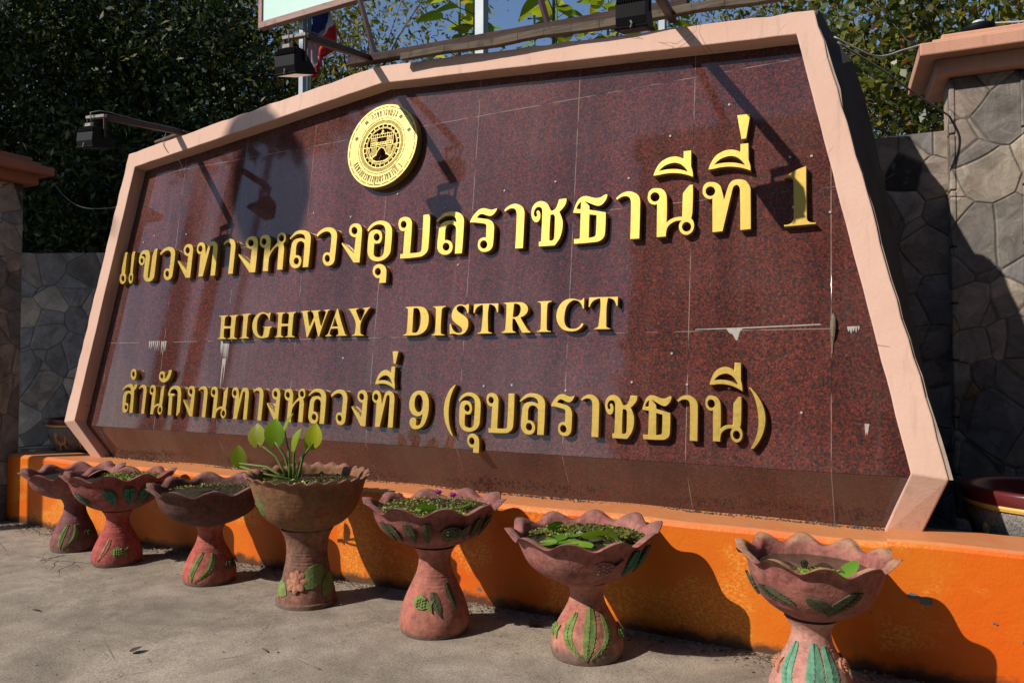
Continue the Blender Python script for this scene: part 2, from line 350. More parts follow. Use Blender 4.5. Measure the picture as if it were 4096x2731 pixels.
GLYPH={
'e':'226,1000* 684,997* 747,325 869,279 976,199 1000,105 844,33 588,0 294,23 100,92 0,188 26,291 165,335 39,856 69,941|756,169 754,122 688,88 575,77 444,92 332,129 268,177 269,225 335,259 449,270 580,255 692,218',
'kh':'6,681 0,793 55,920 176,987 326,1000 486,965 585,870 622,758 627,172 651,126 696,105 731,126 742,167 752,714 764,823 854,998* 987,997* 1000,228 984,111 871,25 694,0 517,40 416,127 379,238 365,689 372,772 337,839 260,876 181,866 125,814* 237,802 329,728 352,644 320,563 210,526 88,566 24,634|257,671 256,633 234,605 197,597 154,610 119,640 99,680 100,719 122,746 159,754 202,741 237,711',
'w':'0,841* 162,936 360,993 571,1000 772,965 928,880 993,779 1000,707 987,176 950,71 832,14 683,0 539,34 430,127 404,208 438,313 550,353 721,332* 730,720 688,820 584,879 425,896 241,860 61,773*|747,189 744,144 710,112 656,102 594,116 543,152 515,198 518,243 552,275 607,285 668,271 720,235',
'ng':'0,549* 682,238* 690,646* 575,655 414,710 329,802 337,907 441,981 643,1000 840,963 960,870 992,773 1000,0* 697,10* 17,490*|747,810 740,764 696,732 627,722 550,738 486,775 453,823 459,869 503,901 573,910 650,894 714,858',
'th':'0,823 16,928 84,992 177,1000 280,975 364,909 403,817 453,616* 512,824 556,924 627,983 735,992 852,965 943,891 981,792 986,689 1000,4* 788,0* 770,745 760,824 720,875 674,877 634,837 613,761 436,5* 224,3* 209,670* 157,657 73,692 15,760|263,805 251,761 217,731 169,723 120,740 83,778 69,825 81,870 116,900 164,907 213,890 249,853',
'aa':'0,880* 176,959 341,993 534,1000 730,965 899,895 973,805 988,704 1000,0* 633,3* 615,724 589,819 515,881 375,904 209,891 65,842*',
'h':'0,827 22,929 101,983 212,990 328,957 411,865 434,745 431,521* 571,650 702,751* 670,838 686,938 763,995 871,1000 962,951 1000,855 993,772 917,702* 970,597 979,538 991,12* 786,18* 755,637* 683,634 582,573 468,437 434,338 444,0* 238,15* 215,644* 140,646 58,694 14,766|928,842 922,799 893,769 848,760 800,776 761,811 742,856 748,900 777,930 822,938 870,922 909,887|258,800 253,756 224,725 179,717 131,732 92,767 72,813 78,858 107,888 152,897 200,881 239,846',
'l':'0,814* 129,907 248,973 395,1000 545,999 721,976 875,919 969,830 1000,698 999,6* 745,7* 728,587 694,646 603,693 502,703 406,674 360,595 357,546 367,341* 467,340 584,295 654,210 647,97 575,29 442,0 277,25 156,100 100,218 117,561 131,659 222,752 393,789 568,785 727,737* 701,817 633,871 506,901 331,901 185,854 42,778*|541,183 530,139 491,108 434,99 374,115 327,150 306,196 317,240 356,271 414,279 474,264 521,228',
'o':'0,796* 116,911 275,978 439,1000 607,988 792,934 927,838 990,714 1000,321 974,169 839,57 629,0 436,1 234,63 111,181 74,304 74,652 138,752 273,787 399,782 544,735 612,635 618,532 555,449 433,431 337,445* 342,203 375,141 491,101 615,103 704,150 734,233 733,696 700,802 623,868 480,903 314,897 169,837 54,749*|517,590 507,545 470,515 414,506 355,522 309,557 287,604 296,648 334,679 390,687 449,672 495,636',
'u':'0,677 54,874 245,980 467,1000 720,929 914,776 989,575 1000,0* 534,2* 537,259* 371,260 181,353 42,509|588,593 571,500 504,434 403,414 297,445 213,518 174,615 191,709 259,774 360,794 466,763 550,689',
'b':'0,868 31,959 116,998 227,999 353,957 422,875 441,781 445,115* 720,118 772,140 788,188 769,997* 981,1000* 1000,207 967,110 878,42 774,7 143,0* 138,114* 224,112* 220,661* 140,662 57,711 10,799|262,813 254,771 225,742 181,735 135,750 99,784 82,827 90,869 120,898 163,906 209,890 245,856',
'r':'0,714 52,799 174,904 325,982 509,1000 670,967 803,945 906,954 1000,968* 974,914 891,841 778,804 632,823 457,866 352,860 261,794* 508,762 721,725 858,661 924,570 934,475 930,161 892,77 795,19 641,0 481,27 376,103 351,191 388,284 501,329 646,326* 629,603* 547,643 23,701*|710,165 697,121 652,90 588,81 521,97 469,132 447,178 460,223 504,253 569,262 636,246 687,211',
'ch':'0,769 19,875 94,960 202,1000 324,994 448,938 524,848 579,771 658,777 714,818 785,995* 1000,999* 998,914 949,828 815,719* 874,625 919,532 932,427 916,280 866,150 785,51 730,3 651,0 270,4* 267,111* 327,110* 322,744 306,821 252,868 181,874 113,836 82,763 99,693 136,667 169,680 166,726 151,765 167,794 213,798 256,756 276,671 262,597 205,548 134,546 60,597 17,676|570,664 605,676 655,669 687,632 696,564 702,205 691,146 653,116 600,115 573,131',
'dh':'0,665* 44,788 119,916 218,982 361,1000 506,969 651,935 792,936 891,971 934,985* 1000,984* 985,905 919,823 822,765 722,758 557,807 337,891* 486,776* 491,698* 972,608* 977,167 942,83 846,24 727,2 70,0* 63,104* 238,101* 230,641*|229,877* 145,824 105,742* 224,725*|497,595* 703,565* 706,184 689,135 640,116 505,105*',
'n':'0,837 25,944 95,996 191,1000 307,969 385,888 417,776 424,275* 488,329 599,367 747,368* 746,815* 770,866 887,988* 955,989* 959,455 936,319* 985,250 1000,152 966,58 886,3 803,6 719,69 683,169 699,248 740,285* 638,292 528,254 455,188 426,93 423,0* 221,1* 208,670* 145,662 57,703 6,781|257,811 245,766 211,737 164,729 115,746 79,783 64,830 75,875 110,905 158,912 206,895 242,858|936,152 925,107 893,76 847,68 801,84 766,120 753,167 764,212 797,243 842,252 889,235 923,199',
'ii':'0,218* 48,427 157,674 313,811 471,854 628,816 757,719* 751,1000* 939,995* 950,394* 992,190 1000,0* 863,99 684,186 505,235 302,248 144,226|150,375* 274,535 453,611 588,593 723,485 865,229* 682,338 502,391 322,404',
'mk':'0,1000* 1000,983* 712,0* 343,2*',
'1':'0,820* 239,918 699,1000* 724,137 746,76 829,42 1000,30* 1000,1* 18,0* 17,30* 208,43 291,82 318,141 303,737 283,800 212,832 113,833',
's':'0,816* 163,929 332,983 510,1000 679,957 772,858* 811,970* 1000,987* 988,894 915,827 840,771* 865,638 924,8* 688,3* 672,547 627,635 525,678 415,665 345,586 345,497 343,331* 458,327 547,246 565,125 509,47 385,0 240,30 158,117 142,227 106,538 145,650 259,736 457,766 606,750* 575,834 472,884 311,886 164,840 69,765*|503,190 501,149 476,119 434,107 386,117 345,146 322,187 323,228 349,258 391,270 439,260 480,231',
'am':'0,500 0,729 150,935 378,1000 669,936 905,732 1000,470 953,207 775,31 562,0 288,85 84,289|702,521 701,401 642,313 539,280 422,312 320,399 261,519 262,639 322,727 425,760 542,728 644,641',
'an':'6,409 0,670 111,864 260,896 417,804 485,571 481,301* 628,417 730,677 759,999* 1000,1000* 997,680 902,369 719,118 465,0 212,74 53,253|354,491 351,393 316,320 260,293 197,318 144,390 116,489 119,588 154,661 210,688 273,662 326,590',
'k':'0,655* 13,784 100,904 292,981 498,1000 741,964 894,859 965,690 1000,141* 838,0* 770,9* 700,708 638,824 481,886 319,878 190,830 131,732* 474,732* 485,656* 340,654* 405,16* 146,17* 87,650*',
'9':'0,618 22,774 135,912 314,982 499,1000 727,973 910,864 989,692 1000,481 937,270 812,114 638,34 438,0 228,23 109,117 87,213 152,282 301,295 420,249 422,163 441,106 553,108 653,187 705,399* 593,349 445,336 213,380 66,483|688,672 677,558 614,474 516,442 409,470 321,552 277,665 288,780 351,865 450,897 557,867 644,785',
'(':'814,1000* 940,1000* 595,806 460,599 482,379 658,175 1000,2* 856,0* 361,172 65,375 0,581 144,760 431,909',
')':'0,1000* 109,1000* 533,866 851,705 1000,532 954,346 741,171 318,2* 149,0* 431,167 578,342 585,504 497,678 309,852',
'H':'0,1000* 436,994* 440,961* 345,938 314,873 320,537* 632,542* 627,879 593,929 510,965* 515,991* 948,999* 953,966* 872,936 851,855 863,106 901,57 1000,32* 993,0* 554,8* 550,41* 645,62 662,110 632,453* 324,445* 348,116 374,67 464,42* 468,10* 46,17* 42,44* 125,72 148,137 116,880 89,931 5,967*',
'I':'0,994* 934,1000* 944,961* 737,933 693,860 734,107 813,49 1000,32* 985,0* 44,2* 36,31* 230,55 278,112 219,867 153,933 9,961*',
'G':'853,981* 853,661* 813,662* 747,809 615,911 473,940 342,883 251,733 237,490 290,246 389,108 514,60 587,104 627,390 604,414 516,422* 522,437* 1000,432* 996,405* 925,353 868,54 737,11 502,0 276,64 95,220 0,465 26,709 142,889 327,990 485,1000 628,965 729,940 810,983*',
'W':'0,981* 312,981* 315,954* 249,934 248,890 361,372* 474,733* 427,896 369,952 366,981* 686,986* 688,957* 624,931 616,873 752,365* 867,876 863,920 794,961* 791,987* 1000,1000* 997,971* 941,931 717,8* 682,9* 512,600* 332,0* 291,1* 77,883 45,937 2,954*',
'A':'443,1000* 488,998* 923,78 1000,34* 996,6* 522,5* 519,34* 598,50 610,98 553,276* 258,271* 207,77 297,41* 290,4* 3,0* 0,29* 79,56 129,107|376,691* 555,356* 276,343*',
'Y':'0,970* 491,982* 494,953* 389,929 383,887 614,503* 769,860 756,917 671,953* 668,981* 1000,1000* 996,970* 921,925 651,488 657,113 698,57 806,33* 799,0* 289,9* 285,37* 379,63 408,118 393,481 126,882 85,925 3,942*',
'D':'0,994* 529,1000 769,954 930,802 1000,581 974,291 842,112 616,15 360,1 13,0* 10,30* 115,72 145,126 128,885 78,950 2,968*|371,932 427,941 536,926 635,775 676,554 655,298 564,118 459,94 379,122 377,195 359,877',
'I2':'0,994* 947,1000* 952,964* 749,931 683,860 718,118 782,52 1000,32* 990,0* 53,6* 49,35* 238,69 289,141 239,868 180,942 5,964*',
'S':'975,996* 979,693* 893,705* 823,836 670,927 468,950 332,883 401,776 642,666 911,538 1000,398 977,191 796,38 517,0 284,34 112,30 40,6* 0,353* 86,359* 179,203 335,96 567,58 702,126 633,231 362,357 147,484 73,625 136,835 322,971 548,1000 751,967 862,992*',
'T':'2,1000* 987,993* 1000,694* 945,696* 884,838 793,922 621,943 641,108 688,54 795,35* 790,0* 212,3* 209,35* 324,61 363,113 363,937 234,931 110,846 57,698* 0,700*',
'R':'0,995* 471,1000 692,974 845,847 871,709 789,575 629,504* 907,94 1000,41* 995,0* 714,2* 439,448* 364,468* 378,123 400,71 486,45* 488,7* 4,10* 1,45* 85,77 118,146 115,892 85,946 2,967*|383,941* 475,941 589,874 617,718 553,565 446,517 364,526*',
'C':'978,1000* 987,672* 931,680* 835,860 681,937 530,920 368,763 306,505 319,278 422,130 596,79 782,107 924,247* 1000,214* 895,88 731,12 506,0 255,69 71,251 0,481 45,708 188,900 393,990 621,991 812,942 887,945 933,995*',
'T2':'15,1000* 999,987* 1000,700* 947,702* 887,851 812,912 661,931 644,110 671,60 780,26* 774,0* 232,5* 231,34* 338,68 372,132 396,929 250,924 126,847 52,700* 0,702*',
}
PLACE=[
('e',-6.732,1.340,-6.635,1.653),
('e',-6.595,1.338,-6.530,1.652),
('kh',-6.478,1.342,-6.223,1.656),
('w',-6.180,1.343,-5.965,1.660),
('ng',-5.918,1.349,-5.725,1.667),
('th',-5.679,1.351,-5.403,1.670),
('aa',-5.338,1.355,-5.182,1.673),
('ng',-5.135,1.351,-4.912,1.675),
('h',-4.895,1.352,-4.595,1.678),
('l',-4.552,1.359,-4.315,1.680),
('w',-4.260,1.357,-4.037,1.678),
('ng',-3.983,1.364,-3.785,1.686),
('o',-3.736,1.363,-3.490,1.686),
('u',-3.649,1.189,-3.513,1.340),
('b',-3.439,1.368,-3.144,1.693),
('l',-3.092,1.369,-2.847,1.694),
('r',-2.797,1.367,-2.577,1.692),
('aa',-2.521,1.372,-2.353,1.698),
('ch',-2.304,1.373,-2.042,1.696),
('dh',-1.989,1.373,-1.748,1.697),
('aa',-1.689,1.373,-1.519,1.695),
('n',-1.474,1.372,-1.170,1.696),
('ii',-1.441,1.740,-1.185,1.918),
('th',-1.124,1.374,-0.831,1.696),
('ii',-1.091,1.737,-0.837,1.915),
('mk',-0.922,1.945,-0.843,2.103),
('1',-0.647,1.374,-0.471,1.727),
('H',-5.291,0.781,-5.046,0.989),
('I',-5.019,0.784,-4.903,0.995),
('G',-4.878,0.784,-4.650,1.003),
('H',-4.619,0.785,-4.388,0.994),
('W',-4.350,0.783,-4.041,1.002),
('A',-4.066,0.787,-3.850,1.004),
('Y',-3.859,0.785,-3.642,1.005),
('D',-3.315,0.779,-3.094,0.995),
('I2',-3.066,0.775,-2.948,0.990),
('S',-2.911,0.777,-2.755,0.997),
('T',-2.718,0.781,-2.518,0.994),
('R',-2.482,0.781,-2.259,0.995),
('I2',-2.219,0.783,-2.108,0.994),
('C',-2.075,0.784,-1.875,1.003),
('T2',-1.848,0.793,-1.647,1.005),
('s',-6.474,0.116,-6.272,0.382),
('am',-6.384,0.421,-6.301,0.522),
('aa',-6.242,0.115,-6.126,0.377),
('n',-6.086,0.114,-5.884,0.376),
('an',-5.983,0.402,-5.823,0.513),
('k',-5.832,0.111,-5.652,0.375),
('ng',-5.622,0.112,-5.484,0.375),
('aa',-5.444,0.110,-5.324,0.375),
('n',-5.288,0.109,-5.076,0.373),
('th',-5.033,0.107,-4.829,0.372),
('aa',-4.786,0.106,-4.664,0.374),
('ng',-4.620,0.108,-4.479,0.372),
('h',-4.437,0.104,-4.215,0.371),
('l',-4.183,0.102,-3.997,0.374),
('w',-3.953,0.102,-3.786,0.371),
('ng',-3.740,0.101,-3.593,0.371),
('th',-3.552,0.101,-3.341,0.371),
('ii',-3.535,0.380,-3.351,0.549),
('mk',-3.398,0.570,-3.344,0.664),
('9',-3.211,0.099,-3.038,0.376),
('(',-2.910,0.067,-2.817,0.421),
('o',-2.792,0.101,-2.610,0.371),
('u',-2.702,-0.040,-2.603,0.089),
('b',-2.570,0.102,-2.350,0.370),
('l',-2.313,0.101,-2.122,0.374),
('r',-2.080,0.103,-1.916,0.373),
('aa',-1.872,0.106,-1.742,0.374),
('ch',-1.706,0.105,-1.497,0.374),
('dh',-1.463,0.109,-1.281,0.378),
('aa',-1.247,0.112,-1.119,0.382),
('n',-1.078,0.116,-0.861,0.383),
('ii',-1.056,0.409,-0.865,0.578),
(')',-0.830,0.084,-0.736,0.433),
]
# ------------------------------------------------------------------ the ground
def grid_mesh(x0, x1, y0, y1, nx, ny, fz):
    mb = MB()
    for j in range(ny + 1):
        for i in range(nx + 1):
            x = x0 + (x1-x0)*i/nx; y = y0 + (y1-y0)*j/ny; mb.v.append((x, y, fz(x, y)))
    for j in range(ny):
        for i in range(nx):
            a = j*(nx+1)+i; mb.f.append((a, a+1, a+nx+2, a+nx+1)); mb.m.append(0)
    return mb
gm = MB(); gm.add([(-700,-700,-.012),(700,-700,-.012),(700,700,-.012),(-700,700,-.012)], [(0,1,2,3)])
tag(gm.build("ground", M['ground'], fix=False), kind="structure")
pm = grid_mesh(-11.5, 4.5, 0.6, 4.3, 130, 40, lambda x, y: .004*math.sin(x*2.1+y)*math.sin(y*3.3-x*.7) + .003*math.sin(x*5.2+y*4))
rd = MB(); rd.add([(-60,-7.5,-.004),(60,-7.5,-.004),(60,1.0,-.004),(-60,1.0,-.004)], [(0,1,2,3)]); tag(rd.build("road", plain("asphalt", (.045,.044,.042), .9, 0, .3, 60, .5), fix=False), kind="structure")  # unseen dark road, added to cut light bounced off the ground
po = pm.build("pavement", M['ground'], smooth=True, fix=False); tag(po, kind="structure")
# broken edge of an older slab, a low step in the pavement
edge = [(-2.30,2.5),(-2.36,2.92),(-2.41,3.13),(-2.38,3.22),(-2.28,3.30),(-2.08,3.345),(-1.84,3.33),(-1.6,3.26),(-1.35,3.2),(-1.0,3.12),(-.4,3.0),(.3,2.8),(.3,1.0),(-2.3,1.0)]
eb = MB(); eb.prism([(x, y, -.01) for x, y in edge], (0,0,.030)); tag(eb.build("older_slab", M['ground'], bevel=.006), kind="structure")

# ------------------------------------------------------------------ orange planter wall
CHIP = plain("bare_cement", (.15,.15,.155), .85, 0, .2, 20)
pw = empty("planter_wall", (-7.9, 4.21, 0)); tag(pw, "low bright orange painted wall running behind the row of pots under the sign", "wall")
def wallrun(x0, x1, zt, y0):
    mb = MB(); n = 60; prof = [(0,-.02),(0,zt-.03),(.008,zt-.012),(.028,zt),(.40,zt-.004),(.40,-.02)]
    P = len(prof)
    for i in range(n+1):
        x = x0+(x1-x0)*i/n; wv = .004*math.sin(x*3.1)+.003*math.sin(x*7.7+1)
        for (y, z) in prof: mb.v.append((x+7.9, y+y0+(wv if y < .1 else 0), z+(wv*.8 if z > .1 else 0)))
    for i in range(n):
        for k in range(P-1): a = i*P+k; mb.f.append((a, a+P, a+P+1, a+1)); mb.m.append(0)
    mb.f.append(tuple(range(P))); mb.m.append(0); mb.f.append(tuple(n*P+k for k in reversed(range(P)))); mb.m.append(0)
    return mb
wallrun(-7.9, -.12, .656, 0).build("wall_run", M['orange'], pw)
wallrun(-.12, 2.4, .672, -.002).build("wall_run", M['orange'], pw)
for (x, z, s_) in ((.02,.40,1.0),(.45,.26,.3),(.33,.33,.2),(.60,.46,.22),(-.20,.30,.18),(.70,.20,.35)):
    cm = MB(); pts = [(x+s_*a, 4.2052-4.21*0, z+s_*c) for a, c in ((-.055,.012),(-.04,.026),(-.012,.018),(.012,.006),(.03,.014),(.055,-.004),(.05,-.022),(.024,-.03),(.004,-.024),(-.002,-.004),(-.03,-.003),(-.05,-.004))]
    cm.prism([(px+7.9, py-4.21-.0012, pz) for px, py, pz in pts], (0,.006,0)); cm.build("paint_chip", CHIP, pw)
ff = MB(); ff.box((-8.6,4.6,-.02),(-6.3,6.6,.645)); ff.box((-6.3,4.6,-.02),(2.4,6.6,.40))
tag(ff.build("planter_bed", M['grime']), kind="structure")

# ------------------------------------------------------------------ monument sign
LEAN = R_(7.0); GREC = .12; LDEP = .045
SO = Vector((0, 4.33, .991)); EX = Vector((1,0,0)); EV = Vector((0, math.sin(LEAN), math.cos(LEAN))); EN = Vector((0,-math.cos(LEAN), math.sin(LEAN)))
def pp(u, v, back=0.0): return SO + EX*u + EV*v - EN*back
sign = empty("monument_sign", (-3.55, 4.45, .645))
tag(sign, "large red granite sign in a peach plaster frame with raised gold Thai and English lettering", "sign")
def child_world(name, mb, mat, parent, **kw):
    """mb holds world coordinates; children keep them relative to the parent's base"""
    off = parent.location
    mb.v = [tuple(Vector(p) - off) for p in mb.v]; return mb.build(name, mat, parent, **kw)
outer = [(-7.178,0),(-6.731,2.626),(-3.712,2.941),(-.473,2.648),(.156,-.02)]
inner = [(-7.018,.02),(-6.612,2.480),(-3.661,2.788),(-.572,2.517),(-.011,0)]
def lerp(a, b, t): return tuple(x+(y-x)*t for x, y in zip(a, b))
fr = MB(); TH = .17; NS = 26
ring_o, ring_i = [], []
for k in range(4):
    for i in range(NS):
        ring_o.append(lerp(outer[k], outer[k+1], i/NS)); ring_i.append(lerp(inner[k], inner[k+1], i/NS))
ring_o.append(outer[4]); ring_i.append(inner[4])
def jit(p, s, a=.0035): return (p[0]+a*(hsh(p[0]*9,p[1]*7,s)-.5)*2, p[1]+a*(hsh(p[0]*5,p[1]*11,s+3)-.5)*2)
ring_o = [p if i % NS == 0 else jit(p, 1, .007) for i, p in enumerate(ring_o)]; ring_i = [p if i % NS == 0 else jit(p, 2, .002) for i, p in enumerate(ring_i)]
N = len(ring_o)
BO = {0: Vector((-7.035,4.515,.642)), 1: Vector((.030,4.515,.642))}; BI = {0: Vector((-6.875,4.515,.642)), 1: Vector((-.143,4.515,.642))}
vs = []
for d in (0, TH):
    for i in range(N): vs += [pp(*ring_o[i], d), pp(*ring_i[i], d)]
    for s, q in ((0, 0), (1, N-1)):
        vs += [BO[s] + Vector((0, d, 0)), BI[s] + Vector((0, d, 0))]
S_ = 2*N+4; fs = []
for i in range(N-1):
    a, b, c, d = 2*i, 2*i+1, 2*i+3, 2*i+2
    fs += [(a,b,c,d), (S_+a,S_+d,S_+c,S_+b), (a,d,S_+d,S_+a), (b,S_+b,S_+c,c)]
for s, i in ((0, 0), (1, N-1)):
    a, b, c, d = 2*i, 2*i+1, 2*N+2*s+1, 2*N+2*s
    fs += [(a,d,c,b), (S_+a,S_+b,S_+c,S_+d), (a,S_+a,S_+d,d), (b,c,S_+c,S_+b), (d,S_+d,S_+c,c)]
fr.add(vs, fs)
child_world("frame", fr, M['peach'], sign, bevel=.007, segs=2)
EDGE = m_paint("old_plaster_edge", (.50,.38,.30), (.28,.22,.18), .9, 5, .6, (.08,.07,.06), .6)
for k, (i0, i1) in enumerate(((0, NS), (3*NS, 4*NS))):
    fe = MB()
    for i in range(i0, i1):
        s = -1 if k == 0 else 1
        a, c = ring_o[i], ring_o[i+1]; e0 = .004+.016*hsh(i//3, k, 1); e1 = .004+.016*hsh((i+1)//3, k, 1); dd = .012+.010*hsh(i//4, k, 2)
        fe.prism([tuple(pp(a[0]-s*.02, a[1], dd)), tuple(pp(c[0]-s*.02, c[1], dd)), tuple(pp(c[0]+s*e1, c[1], dd)), tuple(pp(a[0]+s*e0, a[1], dd))], tuple(-EN*.10))
    child_world("flaked_edge", fe, EDGE, sign)
# core behind the frame
co_ = MB(); ins = [(-7.12,.03),(-6.69,2.595),(-3.712,2.905)]; rt, rb = (-.51,2.615), (.115,.01)
f_ = [Vector((-6.98,4.66,.642))] + [pp(*p, TH-.01) for p in ins] + [pp(*lerp(rt, rb, q), TH-.01) for q in (0,.10,.15,.22,.31,.68,.82,1)] + [Vector((-.02,4.66,.642))]
k_ = [Vector((-6.98,5.45,.42)), Vector((-7.05,5.45,1.0)), Vector((-6.6,5.45,3.6)), Vector((-3.7,5.45,4.0))] + [Vector((x, 5.45, z)) for x, z in ((-.525,3.97),(-.398,3.69),(-.320,3.575),(-.258,3.345),(-.203,3.075),(.048,1.63),(.12,1.24),(.21,.81))] + [Vector((-.02,5.45,.42))]
n_ = len(f_); co_.add(f_+k_, [tuple(range(n_)), tuple(reversed(range(n_, 2*n_)))] + [(i, n_+i, n_+(i+1)%n_, (i+1)%n_) for i in range(n_)])
child_world("core", co_, M['grime'], sign)
# granite face
gp = MB(); gpoly = [(-7.09,-.02),(-6.68,2.55),(-3.66,2.86),(-.53,2.58),(.06,-.02)]
gp.prism([(u, GREC, v) for u, v in gpoly], (0, .03, 0))
g_ = gp.build("granite_panel", M['granite'], sign)
g_.location = SO - sign.location; g_.rotation_euler = (-LEAN, 0, 0)
# granite skirt below the knee
gs = MB(); T0 = pp(0, -.02, GREC); 
for yb, dz in ((0, 0), (.03, 0)):
    gs.v += [(-7.06, T0.y+yb, .70), (.03, T0.y+yb, .70), (-.08, 4.62+yb, .70-(T0.z-.642)), (-6.92, 4.62+yb, .70-(T0.z-.642))]
gs.f += [(0,1,2,3),(7,6,5,4),(0,4,5,1),(1,5,6,2),(2,6,7,3),(3,7,4,0)]; gs.m += [0]*6
s_ = gs.build("granite_skirt", M['granite_dusty'], sign); s_.location = Vector((0,0,T0.z-.70-.002)) - sign.location
# lime runs and marks on the face: thin crusts
def flat_poly(pts, back, mb, th=.0012):
    mb.prism([tuple(pp(u, v, back)) for u, v in pts], tuple(EN*th))
LIME = plain("lime_crust", (.40,.37,.35), .9, 0, .2, 40, .2)
def drip(u, v, wd, ln, n):
    dr = MB()
    for k in range(n):
        x = u + wd*(k/(n-1)-.5) if n > 1 else u; L = ln*(.25+.75*hsh(u, k, 1)); ww = .004+.007*hsh(u, k, 2)
        flat_poly([(x-ww, v), (x-ww*.6, v-L*.6), (x, v-L), (x+ww*.5, v-L*.55), (x+ww, v)], GREC, dr, .0008+.0003*(k % 3))
    child_world("lime_run", dr, LIME, sign)
dr = MB(); flat_poly([(-.975,.790),(-.955,.760),(-.935,.752),(-.915,.715),(-.905,.72),(-.895,.765),(-.875,.788)], GREC, dr, .0016)
flat_poly([(-1.16,.788),(-.9,.792),(-.70,.797),(-.45,.803),(-.45,.797),(-.7,.790),(-.9,.785),(-1.16,.784)], GREC, dr, .0014); child_world("lime_run", dr, LIME, sign)
drip(-.28, .785, .05, .07, 5); drip(-5.23, .775, .09, .26, 8); drip(-5.22, .62, .03, .33, 3); drip(-6.12, .786, .22, .11, 9); drip(-6.03, .78, .05, .2, 3)
drip(-.22, .25, .008, .08, 2)
nm = MB(); nm.tube([pp(-.385,.86,GREC), pp(-.383,.83,GREC-.012), pp(-.384,.78,GREC-.016), pp(-.385,.73,GREC-.012), pp(-.386,.69,GREC)], [.004,.013,.016,.011,.004], 8)
nm.tube([pp(-.388,.69,GREC-.004), pp(-.39,.63,GREC-.003)], [.006,.004], 6)
child_world("wasp_nest", nm, plain("mud_nest", (.22,.17,.12), .95, 0, .3, 60, .8), sign)
PLUG = plain("nylon_plug", (.42,.40,.37), .7)
for (u, v) in [(-4.9,1.78),(-4.35,1.83),(-3.95,1.76),(-3.5,1.9),(-3.05,1.74),(-2.55,1.82),(-2.15,1.84),(-1.75,1.55),(-1.62,1.80),(-1.35,2.05),(-.98,2.2),(-.62,1.81),(-.5,1.80),(-.40,1.45),(-2.2,1.5),(-2.9,1.3),(-1.0,1.42),(-.6,1.5),(-1.55,.46),(-2.0,.40),(-2.4,.43),(-1.2,.45),(-1.3,.64),(-.95,.43),(-2.62,.42),(-.55,.3),(-3.9,.62),(-6.5,1.75),(-6.35,1.8),(-5.9,1.78)]:
    pl = MB(); pl.tube([pp(u, v, GREC+.001), pp(u, v, GREC-.006)], .0075, 8); child_world("anchor_plug", pl, PLUG, sign)

# ---- raised lettering
def spline_pts(ct, seg=7):
    """closed outline: corner points (*) joined straight to corner points, smooth elsewhere"""
    P = []
    for tkn in ct.split():
        c = tkn.endswith('*'); x, y = tkn.rstrip('*').split(','); P.append((float(x), float(y), c))
    return P
def outline(P, fx, fy, seg=6):
    n = len(P); Q = [(fx(p[0]), fy(p[1]), p[2]) for p in P]; out = []
    for i in range(n):
        p0, p1, p2, p3 = Q[i-1], Q[i], Q[(i+1) % n], Q[(i+2) % n]
        out.append((p1[0], p1[1]))
        if p1[2] and p2[2]: continue
        L = math.hypot(p2[0]-p1[0], p2[1]-p1[1])
        def tan(a, b, c_, corner, other):
            if corner: return (0, 0)
            dx, dy = c_[0]-a[0], c_[1]-a[1]; d = math.hypot(dx, dy) or 1; return (dx/d, dy/d)
        t1 = tan(p0, p1, p2, p1[2], p2); t2 = tan(p1, p2, p3, p2[2], p1)
        if p1[2]: t1 = ((p2[0]-p1[0])/L - t2[0]*.5, (p2[1]-p1[1])/L - t2[1]*.5) if L else (0, 0); m = math.hypot(*t1) or 1; t1 = (t1[0]/m, t1[1]/m)
        if p2[2]: t2 = ((p2[0]-p1[0])/L - t1[0]*.5, (p2[1]-p1[1])/L - t1[1]*.5) if L else (0, 0); m = math.hypot(*t2) or 1; t2 = (t2[0]/m, t2[1]/m)
        h = L*.36
        b1 = (p1[0]+t1[0]*h, p1[1]+t1[1]*h); b2 = (p2[0]-t2[0]*h, p2[1]-t2[1]*h)
        for k in range(1, seg):
            s = k/seg; q = 1-s
            out.append(tuple(q**3*p1[j]+3*q*q*s*b1[j]+3*q*s*s*b2[j]+s**3*p2[j] for j in (0, 1)))
    return out
_curves = []
def curve_shape(name, contours, extrude, bevel, mat, parent, loc, rot, grow=0.0):
    cu = bpy.data.curves.new(name, 'CURVE'); cu.dimensions = '2D'; cu.fill_mode = 'BOTH'; cu.extrude = extrude; cu.bevel_depth = bevel; cu.bevel_resolution = 1; cu.offset = grow-bevel
    for pts in contours:
        sp = cu.splines.new('POLY'); sp.points.add(len(pts)-1); sp.use_cyclic_u = True
        for q, (x, y) in zip(sp.points, pts): q.co = (x, y, 0, 1)
    o = bpy.data.objects.new(name + "_curve", cu); col.objects.link(o); _curves.append((o, name, mat, parent, loc, rot)); return o
def flush_curves():
    bpy.context.view_layer.update(); dg = bpy.context.evaluated_depsgraph_get(); res = []
    for o, name, mat, parent, loc, rot in _curves:
        me = bpy.data.meshes.new_from_object(o.evaluated_get(dg)); me.name = name; me.materials.clear()
        cu = o.data; bpy.data.objects.remove(o); bpy.data.curves.remove(cu)
        n = obj(name, me, mat, parent); n.location = loc; n.rotation_euler = rot; res.append(n)
    _curves.clear(); return res
GP = {k: [spline_pts(c) for c in s.split('|')] for k, s in GLYPH.items()}
for (k, u0, v0, u1, v1) in PLACE:
    cs = [outline(P, lambda x: x/1000*(u1-u0), lambda y: y/1000*(v1-v0)) for P in GP[k]]
    back = GREC - LDEP/2
    curve_shape("letter", cs, LDEP/2-.0015, .0015, M['gold'], sign, pp(u0, v0, back) - sign.location, (math.pi/2 - LEAN, 0, 0))
letters = flush_curves()

